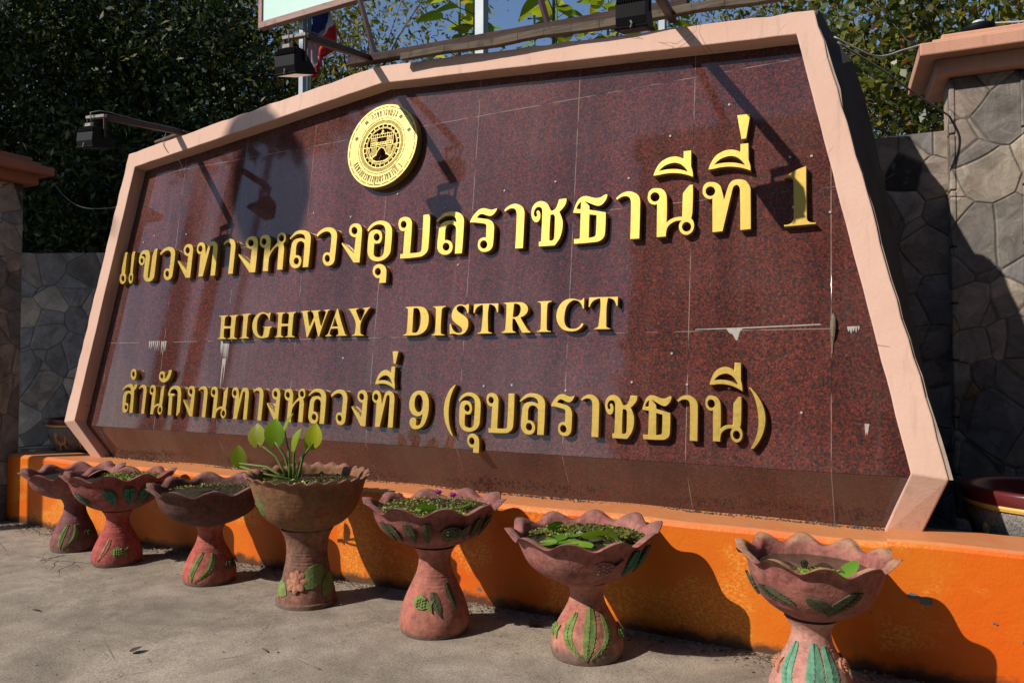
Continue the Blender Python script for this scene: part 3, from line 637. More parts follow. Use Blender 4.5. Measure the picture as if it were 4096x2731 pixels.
# ---- round emblem
EC = (-3.645, 2.288); ER = .338; ETH = .066
emb = MB(); n = 96
def disc_ring(mb, r0, r1, z0, z1, n=96, a0=0.0, a1=2*math.pi):
    """flat washer (or an arc of one) between depths z0 (back) and z1 (front)"""
    full = abs(a1-a0-2*math.pi) < 1e-6; k = len(mb.v); m = n if full else n+1
    for i in range(m):
        t = a0+(a1-a0)*i/n; c, s = math.cos(t), math.sin(t)
        mb.v += [(r0*c, r0*s, z0), (r1*c, r1*s, z0), (r1*c, r1*s, z1), (r0*c, r0*s, z1)]
    for i in range(n):
        a = k+4*i; b = k+4*((i+1) % m)
        for q in range(4): mb.f.append((a+q, a+(q+1) % 4, b+(q+1) % 4, b+q)); mb.m.append(0)
    if not full: mb.f += [(k, k+3, k+2, k+1), (k+4*n, k+4*n+1, k+4*n+2, k+4*n+3)]; mb.m += [0, 0]
    return mb
disc_ring(emb, .2275, ER, 0, ETH)
disc_ring(emb, .212, .2275, .050, ETH); disc_ring(emb, .1745, .184, .048, ETH-.0005); disc_ring(emb, .150, .1535, .052, ETH-.0005); disc_ring(emb, .143, .1465, .052, ETH-.001)
for i in range(24):   # bridges of the openwork ring
    t = 2*math.pi*i/24; Mx = Matrix.Rotation(t, 4, 'Z'); emb.box((.1525,-.0035,.054),(.176,.0035,ETH-.001), Mx)
for i in range(120):  # fine radial comb
    t = 2*math.pi*(i+.5)/120; Mx = Matrix.Rotation(t, 4, 'Z'); emb.box((.183,-.0019,.056),(.2135,.0019,ETH-.0012), Mx)
ob = emb.build("emblem", M['brass'], sign, bevel=0)
ob.location = pp(*EC, GREC-.004) - sign.location; ob.rotation_euler = (math.pi/2-LEAN, 0, 0)
# line-work motif in the open middle
mo = MB(); Z0, Z1 = .046, ETH-.0015
def stroke(pts, wd): 
    for a, b in zip(pts[:-1], pts[1:]):
        d = Vector((b[0]-a[0], b[1]-a[1], 0)); L = d.length; d.normalize(); s = Vector((-d.y, d.x, 0))*wd/2; e = d*wd*.3
        A = Vector((a[0], a[1], Z0))-e; B = Vector((b[0], b[1], Z0))+e
        mo.prism([A-s, B-s, B+s, A+s], (0, 0, Z1-Z0+.0004*hsh(a[0], a[1], b[0])))
X0, X1 = -.108, .108
for y in (-.002, .012, .030, .072, .098): stroke([(X0, y), (X1, y)], .005)
for x in (X0, -.05, .05, X1): stroke([(x, -.002), (x, .108)], .005)
for x in (-.09, -.07, -.025, 0, .025, .07, .09): stroke([(x, .072), (x, .098)], .0035)
for sx in (-1, 1):
    stroke([(sx*.094,.038),(sx*.062,.038),(sx*.062,.064),(sx*.094,.064),(sx*.094,.038)], .004); stroke([(sx*.086,.051),(sx*.07,.051)], .006)
    for k in range(5):
        q = k*.0125; stroke([(sx*(.100-q),-.004),(sx*(.090-q*.9),-.03),(sx*(.096-q),-.052),(sx*(.078-q*.62),-.082+q*.15)], .0045)
    stroke([(sx*.03,-.004),(sx*.022,-.014),(sx*.03,-.026)], .0045)
    stroke([(sx*.142,.008),(sx*.118,-.014)], .006); stroke([(sx*.138,-.01),(sx*.108,-.078),(sx*.080,-.108)], .006); stroke([(sx*.120,-.02),(sx*.096,-.078)], .005)
    stroke([(sx*.105,-.082),(sx*.085,-.098)], .014); stroke([(sx*.085,-.104),(sx*.04,-.125),(-sx*.02,-.130)], .006); stroke([(sx*.080,-.114),(sx*.03,-.133)], .005)
arch = [(-.088,-.086),(-.07,-.084),(-.05,-.066),(-.035,-.038),(-.02,-.020),(0,-.012),(.02,-.020),(.035,-.038),(.05,-.066),(.07,-.084),(.088,-.086)]; stroke(arch, .006)
for k in range(13): stroke([(-.096+k*.016, .014), (-.092+k*.016, .026), (-.088+k*.016, .014)], .0035)
for x in (-.12+.0,): pass
stroke([(0,.143),(0,.128)], .004); stroke([(-.006,.128),(.006,.124)], .005); stroke([(-.010,.120),(.010,.122)], .005); stroke([(.0,.124),(0,.112)], .007)
stroke([(.012,.112),(-.012,.108),(-.016,.100),(-.004,.099),(.010,.101)], .005); stroke([(0,-.135),(0,-.150)], .006); stroke([(-.150,-.002),(-.108,-.002)], .005); stroke([(.108,-.002),(.150,-.002)], .005)
oo = mo.build("motif", M['brass'], ob, fix=True)
# dark cut lines: dashed circles, flowers and the two arcs of writing
ik = MB(); ZF = ETH-.0006
def arc_dash(r, wd, a0, a1): disc_ring(ik, r-wd/2, r+wd/2, ZF, ETH+.0012, 10, a0, a1)
for i in range(26): arc_dash(.318, .0058, 2*math.pi*i/26, 2*math.pi*(i+.80)/26)
for i in range(16): arc_dash(.2255, .0045, 2*math.pi*i/16, 2*math.pi*(i+.92)/16)
for a in (R_(20), R_(52), R_(128), R_(160+20*0)):
    c = Vector((.272*math.cos(a), .272*math.sin(a), 0))
    for q in range(4):
        b = R_(45+90*q)+a*0; p = c + Vector((math.cos(R_(90*q)), math.sin(R_(90*q)), 0))*.0105
        ik.lathe([(0, ETH+.0012), (.0078, ETH+.0011), (.008, ZF)], 10, (p.x, p.y, 0))
ko = ik.build("cut_lines", M['inlay'], ob)
def arc_text(seq, R, a_start, step, hgt, inward):
    a = a_start
    for item in seq:
        if item == ' ': a += step*.8*(1 if inward else -1); continue
        base, marks = item[0], item[1:]
        for gi, (g, wd, hh, up) in enumerate([(base, step*R*.74, hgt, 0)] + [m for m in marks]):
            w_ = wd; cs = [outline(P, lambda x: x/1000*w_-w_/2, lambda y: y/1000*hh+up, 3) for P in GP[g]]
            ang = a + math.pi/2 if inward else a - math.pi/2
            rr = R + (hgt/2 if inward else -hgt/2)
            curve_shape("letter", cs, .0008, 0, M['inlay'], ob, Vector((rr*math.cos(a), rr*math.sin(a), ETH+.0006)), (0, 0, ang), 0)
        a += step*(1 if inward else -1)
HG = .040
HG = .052
arc_text([('k',),('r',),('kh',),('th',),('aa',),('ng',),('h',),('l',),('w',),('ng',)], .272, R_(114), R_(5.6), HG, False)
HG = .050
up_u = ('u', .012, .016, -.018); up_ii = ('ii', .02, .012, HG+.002); up_mk = ('mk', .006, .010, HG+.016)
arc_text([('e',),('e',),('kh',),('w',),('ng',),('k',),('aa',),('r',),('th',),('aa',),('ng',),('o',up_u),('b',),('l',),('r',),('aa',),('ch',),('dh',),('aa',),('n',up_ii),('th',up_ii,up_mk),' ',('1',)], .272, R_(207), R_(5.05), HG, True)
flush_curves()

# ------------------------------------------------------------------ stone pillars and walls
def pillar(name, loc, rz, label, s=.425, base=-.02, top=3.43, k=1.0, cap='salmon'):
    p = empty(name, loc, rz); tag(p, label, "pillar", "stone gate pillars")
    mb = MB(); c = .028
    mb.prism([(c,0,base),(s-c,0,base),(s-c,s,base),(c,s,base)], (0,0,top-base))
    qb = mb
    for q in range(9):          # corner stones stand slightly proud
        z0 = base+(top-base)*q/9; z1 = base+(top-base)*(q+1)/9-.01; e = .006+.006*hsh(q, 1, loc[0])
        for cx in (0, s-c): qb.box((cx-.004, -e, z0), (cx+c+.004, .16+.1*hsh(q, cx, 2), z1))
    qb.build("shaft", M['stone'], p, bevel=.009)
    m2 = MB()
    def tier(o, z0, z1): m2.box((-o*k,-o*k,top+(z0-top)*k),(s+o*k,s+o*k,top+(z1-top)*k))
    tier(.085, top, top+.105); tier(.185, top+.103, top+.188); tier(.105, top+.186, top+.230); tier(.045, top+.228, top+.278)
    m2.build("cap", M[cap], p, bevel=.010)
    return p
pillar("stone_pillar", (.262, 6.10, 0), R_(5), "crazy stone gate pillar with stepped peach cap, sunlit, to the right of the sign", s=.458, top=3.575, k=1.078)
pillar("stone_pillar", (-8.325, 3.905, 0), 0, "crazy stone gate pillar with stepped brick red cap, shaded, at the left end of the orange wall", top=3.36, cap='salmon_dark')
def stonewall(a, b, zt, label, th=.22):
    a = Vector(a); b = Vector(b); d = b-a; L = d.length; o = empty("stone_wall", (a.x, a.y, 0), math.atan2(d.y, d.x)); tag(o, label, "wall", "stone boundary walls")
    mb = MB(); n = int(L/.18); hs = [zt + .012*(hsh(i//3, L, 1)-.5) for i in range(n+1)]
    for i in range(n):
        mb.v += []
    for i in range(n+1):
        x = L*i/n; mb.v += [(x,0,-.02),(x,0,hs[i]),(x,th,hs[i]),(x,th,-.02)]
    for i in range(n):
        k = 4*i
        for q in range(3): mb.f.append((k+q, k+4+q, k+5+q, k+1+q)); mb.m.append(0)
    mb.f += [(0,1,2,3), (4*n+3,4*n+2,4*n+1,4*n)]; mb.m += [0, 0]
    mb.build("stonework", M['stone'], o); return o
stonewall((-10.1, 4.20), (-1.9, 8.02), 2.79, "grey crazy stone wall in shade between the left pillar and the sign")
stonewall((-2.4, 6.02), (.28, 6.22), 3.23, "grey crazy stone wall half in shadow between the sign and the right pillar")
stonewall((.70, 6.26), (4.0, 6.5), 2.75, "crazy stone wall running on past the right pillar at the picture edge")
# lamp dish on the right pillar
dl = empty("pillar_lamp", (.46, 6.31, 3.873)); tag(dl, "round black dish lamp with white top sitting on the right pillar cap", "lamp")
mb = MB(); mb.lathe([(0,0),(.045,0),(.05,.03),(.085,.045),(.105,.075),(.107,.105),(.095,.112),(0,.112)], 32); mb.build("housing", M['black'], dl, smooth=True)
mb = MB(); mb.lathe([(.03,.112),(.042,.113),(.040,.145),(.03,.152),(0,.153)], 24); mb.build("lamp_top", M['pvc'], dl, smooth=True)

# ------------------------------------------------------------------ dragon jars
def jar(loc, Rr, H, label, dark=0):
    j = empty("dragon_jar", loc); tag(j, label, "jar", "glazed dragon jars")
    k = Rr; mb = MB(); mb.lathe([(0,0),(.62*k,0),(.66*k,.02*H),(.80*k,.30*H),(.92*k,.60*H),(.95*k,.74*H),(.93*k,.78*H)], 56); mb.build("body", M['jar'], j, smooth=True)
    mb = MB(); mb.lathe([(.925*k,.775*H),(.97*k,.79*H),(.955*k,.805*H),(.985*k,.82*H),(.96*k,.84*H)], 56); mb.build("band", M['yellowband'], j, smooth=True)
    mb = MB(); mb.lathe([(.955*k,.835*H),(.98*k,.86*H),(.985*k,.92*H),(1.0*k,.97*H),(.98*k,1.0*H),(.88*k,1.0*H),(.84*k,.96*H),(.80*k,.80*H),(.78*k,.5*H),(.6*k,.2*H),(0,.18*H)], 56); mb.build("rim", M['maroon'], j, smooth=True)
    aj = math.atan2(-loc[1], -loc[0])
    for a0 in (-.75, .10, .95, 1.9, 3.0, 4.1):
        mb = MB(); pts, rd = [], []
        for q in range(15):
            s = q/14; ang = aj+a0+.42*(s-.5)+.09*math.sin(s*9); z = H*(.42+.20*math.sin(s*8+a0)*(1-.3*s)); r = k*(.66+.28*(z/H-.02)/.72)+.006
            pts.append((r*math.cos(ang), r*math.sin(ang), z)); rd.append(.008+.014*math.sin(math.pi*min(1, s*1.1)))
        mb.tube(pts, rd, 7)
        for q in (3, 6, 9, 12):
            p = Vector(pts[q]); mb.tube([p, p*1.02+Vector((0,0,-.05)), p*1.01+Vector((.012,0,-.085))], [.010,.007,.003], 6)
        mb.build("dragon_relief", M['dragon'], j, smooth=True)
    return j
jar((-7.66, 4.80, .645), .33, .34, "grey jar with maroon rim and ochre dragon relief behind the left foot of the sign")
jar((.66, 5.06, .40), .43, .47, "big grey jar with maroon rim and yellow band at the right edge, half shaded")

# ------------------------------------------------------------------ pots
PAINTS = {}
def paint(name, c): 
    if name not in PAINTS: PAINTS[name] = m_terracotta(name, c, tuple(x*1.25 for x in c), .25, 20)
    return PAINTS[name]
GREEN = paint("green_relief_paint", (.17,.23,.065)); TEAL = paint("teal_relief_paint", (.045,.17,.115)); DULL = paint("dull_green_relief", (.085,.085,.045)); CLAY = paint("clay_relief", (.45,.20,.12)); MINTP = paint("mint_relief_paint", (.14,.32,.21))
def interp(prof, z):
    for (r0, z0), (r1, z1) in zip(prof[:-1], prof[1:]):
        if z0 <= z <= z1 and z1 > z0: return r0+(r1-r0)*(z-z0)/(z1-z0)
    return prof[-1][0] if z > prof[-1][1] else prof[0][0]
BOWL = [(.30,0),(.36,.03),(.50,.11),(.66,.24),(.79,.42),(.865,.62),(.905,.78),(.945,.90),(1.0,1.0)]
BOWL4 = [(.37,0),(.44,.04),(.60,.14),(.74,.30),(.83,.50),(.90,.75),(.945,.92),(1.0,1.0)]
PED = [(.96,0),(1.0,.05),(1.02,.13),(.985,.24),(.87,.38),(.72,.52),(.58,.64),(.49,.75),(.465,.84),(.50,.91),(.58,.97),(.63,1.0)]
PED4 = [(1.0,0),(1.0,.06),(.955,.07),(.93,.14),(.86,.26),(.78,.38),(.72,.50),(.68,.60),(.665,.70),(.69,.82),(.77,.92),(.88,1.0)]
def dense(prof, n):
    out = []
    P = [prof[0]]+list(prof)+[prof[-1]]
    for i in range(1, len(P)-2):
        for k in range(n):
            t = k/n; out.append(tuple(.5*((2*P[i][j])+(-P[i-1][j]+P[i+1][j])*t+(2*P[i-1][j]-5*P[i][j]+4*P[i+1][j]-P[i+2][j])*t*t+(-P[i-1][j]+3*P[i][j]-3*P[i+1][j]+P[i+2][j])*t**3) for j in (0, 1)))
    out.append(prof[-1]); return out
POTGEO = {}
def make_pot(i, X, Y, zr, Rr, rb, zj, nsc, label, bc, bc2, pc, pc2, bowl=BOWL, ped=PED, amp=1.0, ph=0.0, dark=.5, fill='muck', dz=.06, rimc=(.27,.13,.11), foot=.035):
    root = empty("pedestal_pot", (X, Y, 0)); tag(root, label, "flower pot", "terracotta pots along the orange wall")
    pp_ = [(r*rb, z*zj) for r, z in dense(ped, 5)]
    def pfn(k, t, r, z):
        g = 0.0
        for zc in (.545, .585, .66, .70): 
            g -= .0022*math.exp(-((z/zj-zc)/.008)**2)
        return r+g, z
    dp = []
    for a, b in zip(pp_[:-1], pp_[1:]): dp += [lerp(a, b, q/3) for q in range(3)]
    dp.append(pp_[-1])
    mb = MB(); mb.lathe([(0,-.004)]+dp+[(0, zj)], 56, fn=pfn); po_ = mb.build("pedestal", m_terracotta("pedestal_clay_%d" % i, pc, pc2, dark*.75, foot=((.17,.13,.105), foot)), root); autosmooth(po_, 50)
    h = zr-zj; outp = [(r*Rr, zj+z*h) for r, z in dense(bowl, 5)]
    th = .017; inn = [(max(.02, r-th), z+.004) for r, z in reversed(outp)]
    inn = [q for q in inn if q[1] > zj+.03]
    allp = [(0, zj-.002)] + outp + [(outp[-1][0]+.001, zr+.005), (outp[-1][0]-.008, zr+.006)] + inn + [(0, zj+.03)]
    zlo = zj+h*.66
    def bfn(k, t, r, z):
        w_ = max(0, min(1, (z-zlo)/(zr-zlo))); w_ = w_*w_*(3-2*w_)
        c = math.cos(nsc*(t)+ph); cc = c-.06*math.cos(2*(nsc*t+ph))
        wob = .006*math.sin(t*2+i)+.004*math.sin(t*3+i*2)
        lip = max(0, (z-(zr-.022))/.022); return r+amp*(.016*w_*c+.014*lip*lip)+wob*(r/Rr), z+amp*.0235*w_*cc-amp*.006*lip**3+wob*.5*w_
    mb = MB(); mb.lathe(allp, 160, fn=bfn); bo = mb.build("bowl", m_terracotta("bowl_clay_%d" % i, bc, bc2, dark, rim=(zr-.022, rimc)), root, smooth=True)
    bo.rotation_euler = (R_(1.5*math.sin(i*2.3)), R_(1.5*math.cos(i*1.7)), 0)
    zw = zr-dz; rw = (interp(outp, zw)-th)*.985
    mb = MB(); 
    if fill == 'water': mb.lathe([(0, zw), (rw*.5, zw), (rw, zw)], 56)
    else: mb.lathe([(0, zw+.006)]+[(rw*q/14, zw) for q in range(1, 15)], 48, fn=lambda k, t, r, z: (r, z+(.010*(hsh(k, round(t, 3), i)-.5)+.008*math.sin(t*3+r*20) if k < 14 else 0)))
    mb.build("water" if fill == 'water' else "wet_soil", M['water'] if fill == 'water' else M['muck'], root, smooth=fill == 'water')
    cam_a = math.atan2(-Y, -X)
    POTGEO[i] = dict(root=root, ped=dp, bowl=outp, cam=cam_a, zw=zw, rw=rw, X=X, Y=Y, zr=zr, zj=zj, Rr=Rr)
    return root
def surf(i, part, al, z, lift=.0):
    g = POTGEO[i]; r = interp(g[part], z)+lift; a = g['cam']+al; return Vector((r*math.cos(a), r*math.sin(a), z))
def relief_obj(i, mb, mat, name="leaf_relief"): return mb.build(name, mat, POTGEO[i]['root'], smooth=False)
def plume(mb, i, part, a0, z0, a1, z1, wd, n=9, bow=.0, lift=.008):
    wd = wd*1.35
    """raised frond on the pot wall: herringbone of leaflets about a rib"""
    def cl(t): return (a0+(a1-a0)*t+bow*math.sin(math.pi*t), z0+(z1-z0)*t)
    for k in range(n):
        t = k/n; a, z = cl(t); a2, z2 = cl(min(1.04, t+3.1/n)); r = interp(POTGEO[i][part], z)
        prof = wd*(math.sin(math.pi*min(1, .12+t*.95))**.7)/max(r, .05)
        for s in (-1, 1):
            am, zm = cl(min(1.0, t+1.7/n))
            p = [surf(i, part, a, z, lift*.9), surf(i, part, am+s*prof, zm, lift*.5), surf(i, part, a2+s*prof*.75, z2, lift*.6), surf(i, part, a2+s*prof*.25, z2, lift*.9)]
            q = [v*1.0 for v in p]; k0 = len(mb.v)
            mb.v += [tuple(v) for v in p] + [tuple(surf(i, part, a+s*.0, z, -.006)), tuple(surf(i, part, am+s*prof, zm, -.006)), tuple(surf(i, part, a2+s*prof*.75, z2, -.006)), tuple(surf(i, part, a2+s*prof*.25, z2, -.006))]
            for f in ((0,1,2),(0,2,3),(0,4,5,1),(1,5,6,2),(2,6,7,3)): mb.f.append(tuple(k0+x for x in f)); mb.m.append(0)
def patch(mb, i, part, ac, zc, shape, lift=.007, rot=0.0, segs=1):
    """raised plaque with an outline (list of (x,y) metres) wrapped on the pot wall"""
    r = interp(POTGEO[i][part], zc); k0 = len(mb.v); n = len(shape); c, s = math.cos(rot), math.sin(rot)
    mx, my = sum(p[0] for p in shape)/n, sum(p[1] for p in shape)/n; RG = (1, .78, .52, .26); 
    def put(x, y, lf): X_, Y_ = c*x-s*y, s*x+c*y; return tuple(surf(i, part, ac+X_/r, zc+Y_, lf))
    mb.v += [put(x, y, -.008) for x, y in shape]
    for q, g in enumerate(RG): mb.v += [put(mx+(x-mx)*g, my+(y-my)*g, lift*(1+.10*q)) for x, y in shape]
    mb.v.append(put(mx, my, lift*1.45))
    for a in range(n):
        a2 = (a+1) % n
        for q in range(4): mb.f.append((k0+q*n+a, k0+q*n+a2, k0+(q+1)*n+a2, k0+(q+1)*n+a)); mb.m.append(0)
        mb.f.append((k0+4*n+a, k0+4*n+a2, k0+5*n)); mb.m.append(0)
def maple(s):
    out = []
    for k in range(5):
        a = R_(90+72*k); out += [(s*math.cos(a), s*math.sin(a)), (s*.72*math.cos(a+.32), s*.72*math.sin(a+.32)), (s*.46*math.cos(a+R_(36)), s*.46*math.sin(a+R_(36))), (s*.72*math.cos(a+R_(72)-.32), s*.72*math.sin(a+R_(72)-.32))]
    return out
FISH = [(-.055,0),(-.04,.026),(-.01,.034),(.02,.026),(.034,.014),(.062,.038),(.052,.004),(.066,-.034),(.034,-.012),(.016,-.026),(-.015,-.034),(-.042,-.024)]
def fish(mb, i, part, a, z, sc_=1.0, rot=0.0):
    patch(mb, i, part, a, z, [(x*sc_, y*sc_) for x, y in FISH], .010, rot)
    for q in range(3):
        for p in range(4):
            patch(mb, i, part, a+((-.025+.014*p)*sc_)/interp(POTGEO[i][part], z), z+(-.014+.014*q+(.005 if p % 2 else 0))*sc_, [(.007*sc_*math.cos(t), .007*sc_*math.sin(t)) for t in [k*math.pi/3 for k in range(6)]], .0155, rot)

RED, RED2 = (.30,.060,.052), (.33,.11,.085); PINK, PINK2 = (.46,.145,.115), (.52,.25,.165); MAU, MAU2 = (.25,.080,.074), (.31,.13,.11); TERRA, TERRA2 = (.28,.115,.055), (.19,.11,.055); SAND, SAND2 = (.40,.215,.13), (.42,.17,.13)
make_pot(1, -6.208, 3.85, .665, .365, .173, .43, 10, "dusky mauve pot, leftmost and farthest of the row, partly hidden behind the next pot", MAU, MAU2, (.20,.070,.072), (.28,.115,.115), ph=.4)
make_pot(2, -5.50, 3.753, .690, .385, .177, .405, 10, "red scalloped pot with teal strokes on its bowl and moss inside, overlapping the farthest pot", RED, MAU2, (.44,.075,.065), (.40,.11,.09), ph=1.5)
make_pot(3, -4.457, 3.756, .690, .405, .177, .41, 10, "dark plain scalloped bowl of wet soil on a red foot beside the tallest pot", (.115,.045,.038), (.15,.066,.055), (.46,.085,.070), (.46,.16,.115), ph=.2, dark=.75)
make_pot(4, -3.497, 3.715, .835, .395, .195, .485, 26, "tallest pot, brown with carved green leaves and a pink flower, holding a leafy plant", TERRA, TERRA2, (.17,.09,.06), (.34,.15,.11), bowl=BOWL4, rimc=(.32,.15,.12), ped=PED4, amp=.42, dz=.055)
make_pot(5, -2.486, 3.696, .742, .395, .20, .485, 10, "dull red scalloped pot with a green fish on its foot and two purple water lilies", (.27,.075,.070), (.32,.13,.11), PINK, (.40,.16,.11), ph=2.2, dz=.045)
make_pot(6, -1.556, 3.77, .668, .385, .191, .392, 10, "pink scalloped pot with teal fronds on the bowl and lily pads floating in it", (.36,.115,.10), (.40,.18,.145), PINK, PINK2, ph=.9, foot=.085)
make_pot(7, -.424, 3.71, .685, .322, .185, .392, 10, "sandy rimmed pot with mint fronds on its pink foot, nearest and rightmost of the row", (.33,.105,.088), (.38,.16,.12), (.54,.24,.20), (.56,.30,.23), ph=.6, fill='water', dz=.075, amp=.95, rimc=(.46,.26,.15))
# reliefs
def R(i, part, items, mat):
    for it in items:
        mb = MB()
        if it[0] == 'p': plume(mb, i, part, *it[1:]); relief_obj(i, mb, mat)
        else: fish(mb, i, part, *it[1:]); relief_obj(i, mb, mat, "fish_relief")
# angle grows to the viewer's right
R(1, 'ped', [('p', -.62, .04, -.42, .22, .018, 10, -.08), ('p', -.50, .04, .05, .22, .018, 10, .22)], GREEN)
R(1, 'ped', [('f', .75, .15, .9)], DULL)
R(2, 'ped', [('p', -.80, .05, -.42, .20, .016, 9, .05)], CLAY); R(2, 'ped', [('f', .05, .115, 1.0, -.2)], GREEN)
R(2, 'bowl', [('p', -.05, .47, -.22, .60, .028, 5), ('p', .28, .47, .22, .61, .028, 5), ('p', .50, .47, .62, .61, .028, 5), ('p', .72, .48, .98, .62, .026, 5), ('p', -.75, .47, -.98, .58, .02, 5)], TEAL)
R(3, 'ped', [('p', -.72, .03, -.42, .22, .017, 11, -.10), ('p', -.60, .03, .12, .215, .018, 11, .22)], GREEN); R(3, 'ped', [('f', .95, .13, .9)], DULL)
R(5, 'ped', [('f', -.42, .20, 1.05, -.25)], GREEN); R(5, 'ped', [('p', .18, .125, -.05, .25, .022, 8), ('p', .72, .15, .55, .29, .02, 9)], DULL)
R(5, 'bowl', [('p', -.85, .56, -1.02, .66, .02, 7), ('p', -.66, .56, -.82, .66, .02, 7), ('p', -.38, .555, -.45, .67, .022, 7), ('p', -.12, .555, -.13, .67, .022, 7), ('p', .72, .57, .80, .68, .022, 7), ('p', .95, .58, 1.08, .68, .02, 7), ('f', .32, .615, 1.35)], DULL)
R(6, 'ped', [('p', -.05, .035, -.52, .24, .024, 12, -.34), ('p', -.02, .03, .18, .27, .028, 12, .0), ('p', .10, .04, .72, .235, .022, 11, .30)], GREEN)
R(6, 'ped', [('f', -1.35, .14, .9), ('f', 1.45, .13, .9)], GREEN)
R(6, 'bowl', [('p', -.95, .46, -1.22, .585, .02, 7), ('p', -.72, .455, -1.0, .585, .022, 7), ('p', -.46, .45, -.62, .58, .024, 7), ('p', -.18, .45, -.22, .58, .026, 7), ('p', .72, .47, .84, .60, .024, 7), ('p', .98, .48, 1.16, .61, .02, 7)], TEAL)
R(6, 'bowl', [('f', .30, .525, 1.4)], m_terracotta("pink_fish", (.36,.15,.13), (.36,.17,.15)))
R(7, 'ped', [('p', -.12, .02, -.72, .285, .026, 13, -.30), ('p', -.05, .02, .12, .29, .034, 13, .05), ('p', .10, .02, .62, .28, .028, 12, .22)], MINTP)
R(7, 'ped', [('f', -1.45, .18, .9), ('f', 1.4, .2, .9)], CLAY)
R(7, 'bowl', [('p', -.25, .50, -.75, .565, .05, 9, -.1), ('p', .30, .47, .05, .545, .034, 7), ('p', .32, .46, .72, .57, .04, 8), ('p', .95, .5, 1.2, .58, .03, 6), ('p', -1.1, .5, -1.35, .58, .03, 6)], DULL)
for (a, z, s_, r_) in ((-.28,.575,.085,.3),(.62,.67,.095,-.2),(-1.0,.66,.085,.2),(1.35,.6,.08,0)): mb = MB(); patch(mb, 4, 'bowl', a, z, maple(s_), .005, r_); relief_obj(4, mb, paint("sage_relief_paint", (.14,.165,.055)))
for (a, z, L, W, r_) in ((.25,.20,.11,.06,.75),(.95,.14,.10,.05,.9),(-1.15,.12,.08,.045,-.4)):
    mb = MB(); patch(mb, 4, 'ped', a, z, [(L*(t-.5)*2*.9, W*math.sin(math.pi*t)**.8) for t in [q/8 for q in range(9)]] + [(L*(t-.5)*2*.9, -W*math.sin(math.pi*t)**.8) for t in [q/8 for q in range(7, 0, -1)]], .006, r_); relief_obj(4, mb, GREEN)
mb = MB()
for k in range(8):
    a = 2*math.pi*k/8; patch(mb, 4, 'ped', -.42+.036*math.cos(a)/.165, .175+.040*math.sin(a), [(.026*math.cos(t)*1.2, .019*math.sin(t)) for t in [q*math.pi/5 for q in range(10)]], .009+.0006*k, a)
patch(mb, 4, 'ped', -.42, .175, [(.024*math.cos(t), .026*math.sin(t)) for t in [q*math.pi/7 for q in range(14)]], .014)
mb.build("flower_relief", CLAY, POTGEO[4]['root'])

# ------------------------------------------------------------------ plants in the pots
def blade(mb, base, d, up, L, W, n=7, curl=.15, heart=0.0, shape=None):
    """leaf blade: a midrib with two folded halves"""
    d = Vector(d).normalized(); s = d.cross(Vector(up)).normalized(); nrm = s.cross(d); k0 = len(mb.v); rows = n
    for i in range(rows+1):
        t = i/rows; w_ = W*(math.sin(math.pi*min(1, .10+.90*t**.8))**.75 if not shape else shape(t)); w_ = w_ if i < rows else .0004
        c = Vector(base)+d*(L*t)-nrm*(curl*L*t*t); back = d*(heart*L*(1-t)**6)
        for q in (-1, -.5, 0, .5, 1): mb.v.append(tuple(c+s*w_*q+nrm*(abs(q)*w_*.22)-back*(abs(q) > .2)))
    for i in range(rows):
        for q in range(4): a = k0+5*i+q; mb.f.append((a, a+5, a+6, a+1)); mb.m.append(0)
pl4 = empty("water_plant", (-3.497, 3.715, .78)); tag(pl4, "light green broad leaved water plant standing up out of the tallest pot", "plant")
off4 = Vector(pl4.location); lb, sb = MB(), MB()
root4 = Vector((-3.62, 3.70, .785))
for (p, tip, up, L, W) in [((-4.02,3.62,.875),(-.05,-.1,1),(.5,-1,.1),.125,.056), ((-3.87,3.64,1.02),(-.25,.1,1),(.3,-1,.2),.135,.064), ((-3.735,3.66,1.03),(.03,-.05,1),(.45,-1,.1),.155,.070),
      ((-3.72,3.73,1.10),(.3,.2,1),(-.6,-1,.3),.13,.035), ((-3.56,3.66,1.00),(.25,.05,1),(-.5,-1,.2),.135,.056), ((-3.50,3.74,1.01),(.3,.25,1),(.6,-1,.1),.12,.060), ((-3.40,3.66,1.04),(.22,-.1,1),(.35,-1,.15),.13,.062)]:
    b = Vector(p); blade(lb, b-off4, tip, up, L, W, 8, .12, .22); 
    r0 = root4+Vector(((p[0]+3.62)*.18, .02*hsh(p[0],1,1), 0)); mid = r0.lerp(b, .5)+Vector(((p[0]+3.62)*-.10, 0, .03)); sb.tube([r0-off4, r0.lerp(mid, .5)-off4, mid-off4, mid.lerp(b, .55)-off4, b-off4], [.011,.009,.008,.007,.005], 7)
for q in range(5):
    b = Vector((-4.085+.03*hsh(q,1,1), 3.63, .845+.03*hsh(q,2,1))); e = b+Vector((-.035+.02*q, .0, -.015+.018*(q % 3))); lb.tube([b-off4, b.lerp(e, .5)-off4, e-off4], [.004,.010,.003], 6)
sb.tube([root4-off4, Vector((-3.85,3.64,.82))-off4, Vector((-3.98,3.62,.85))-off4, Vector((-4.085,3.63,.86))-off4], [.008,.007,.006,.004], 6)
lb.build("leaves", M['lf_water'], pl4, smooth=True, fix=False); sb.build("stems", M['stem'], pl4, smooth=True)
def pad(mb, c, r, tilt=(0,0), notch=0.0, cup=.0):
    k0 = len(mb.v); n = 18; mb.v.append((c[0], c[1], c[2]))
    for i in range(n+1):
        t = notch+.22+(2*math.pi-.44)*i/n; x, y = r*math.cos(t), r*math.sin(t); mb.v.append((c[0]+x, c[1]+y, c[2]+x*tilt[0]+y*tilt[1]+cup*r))
    for i in range(n): mb.f.append((k0, k0+1+i, k0+2+i)); mb.m.append(0)
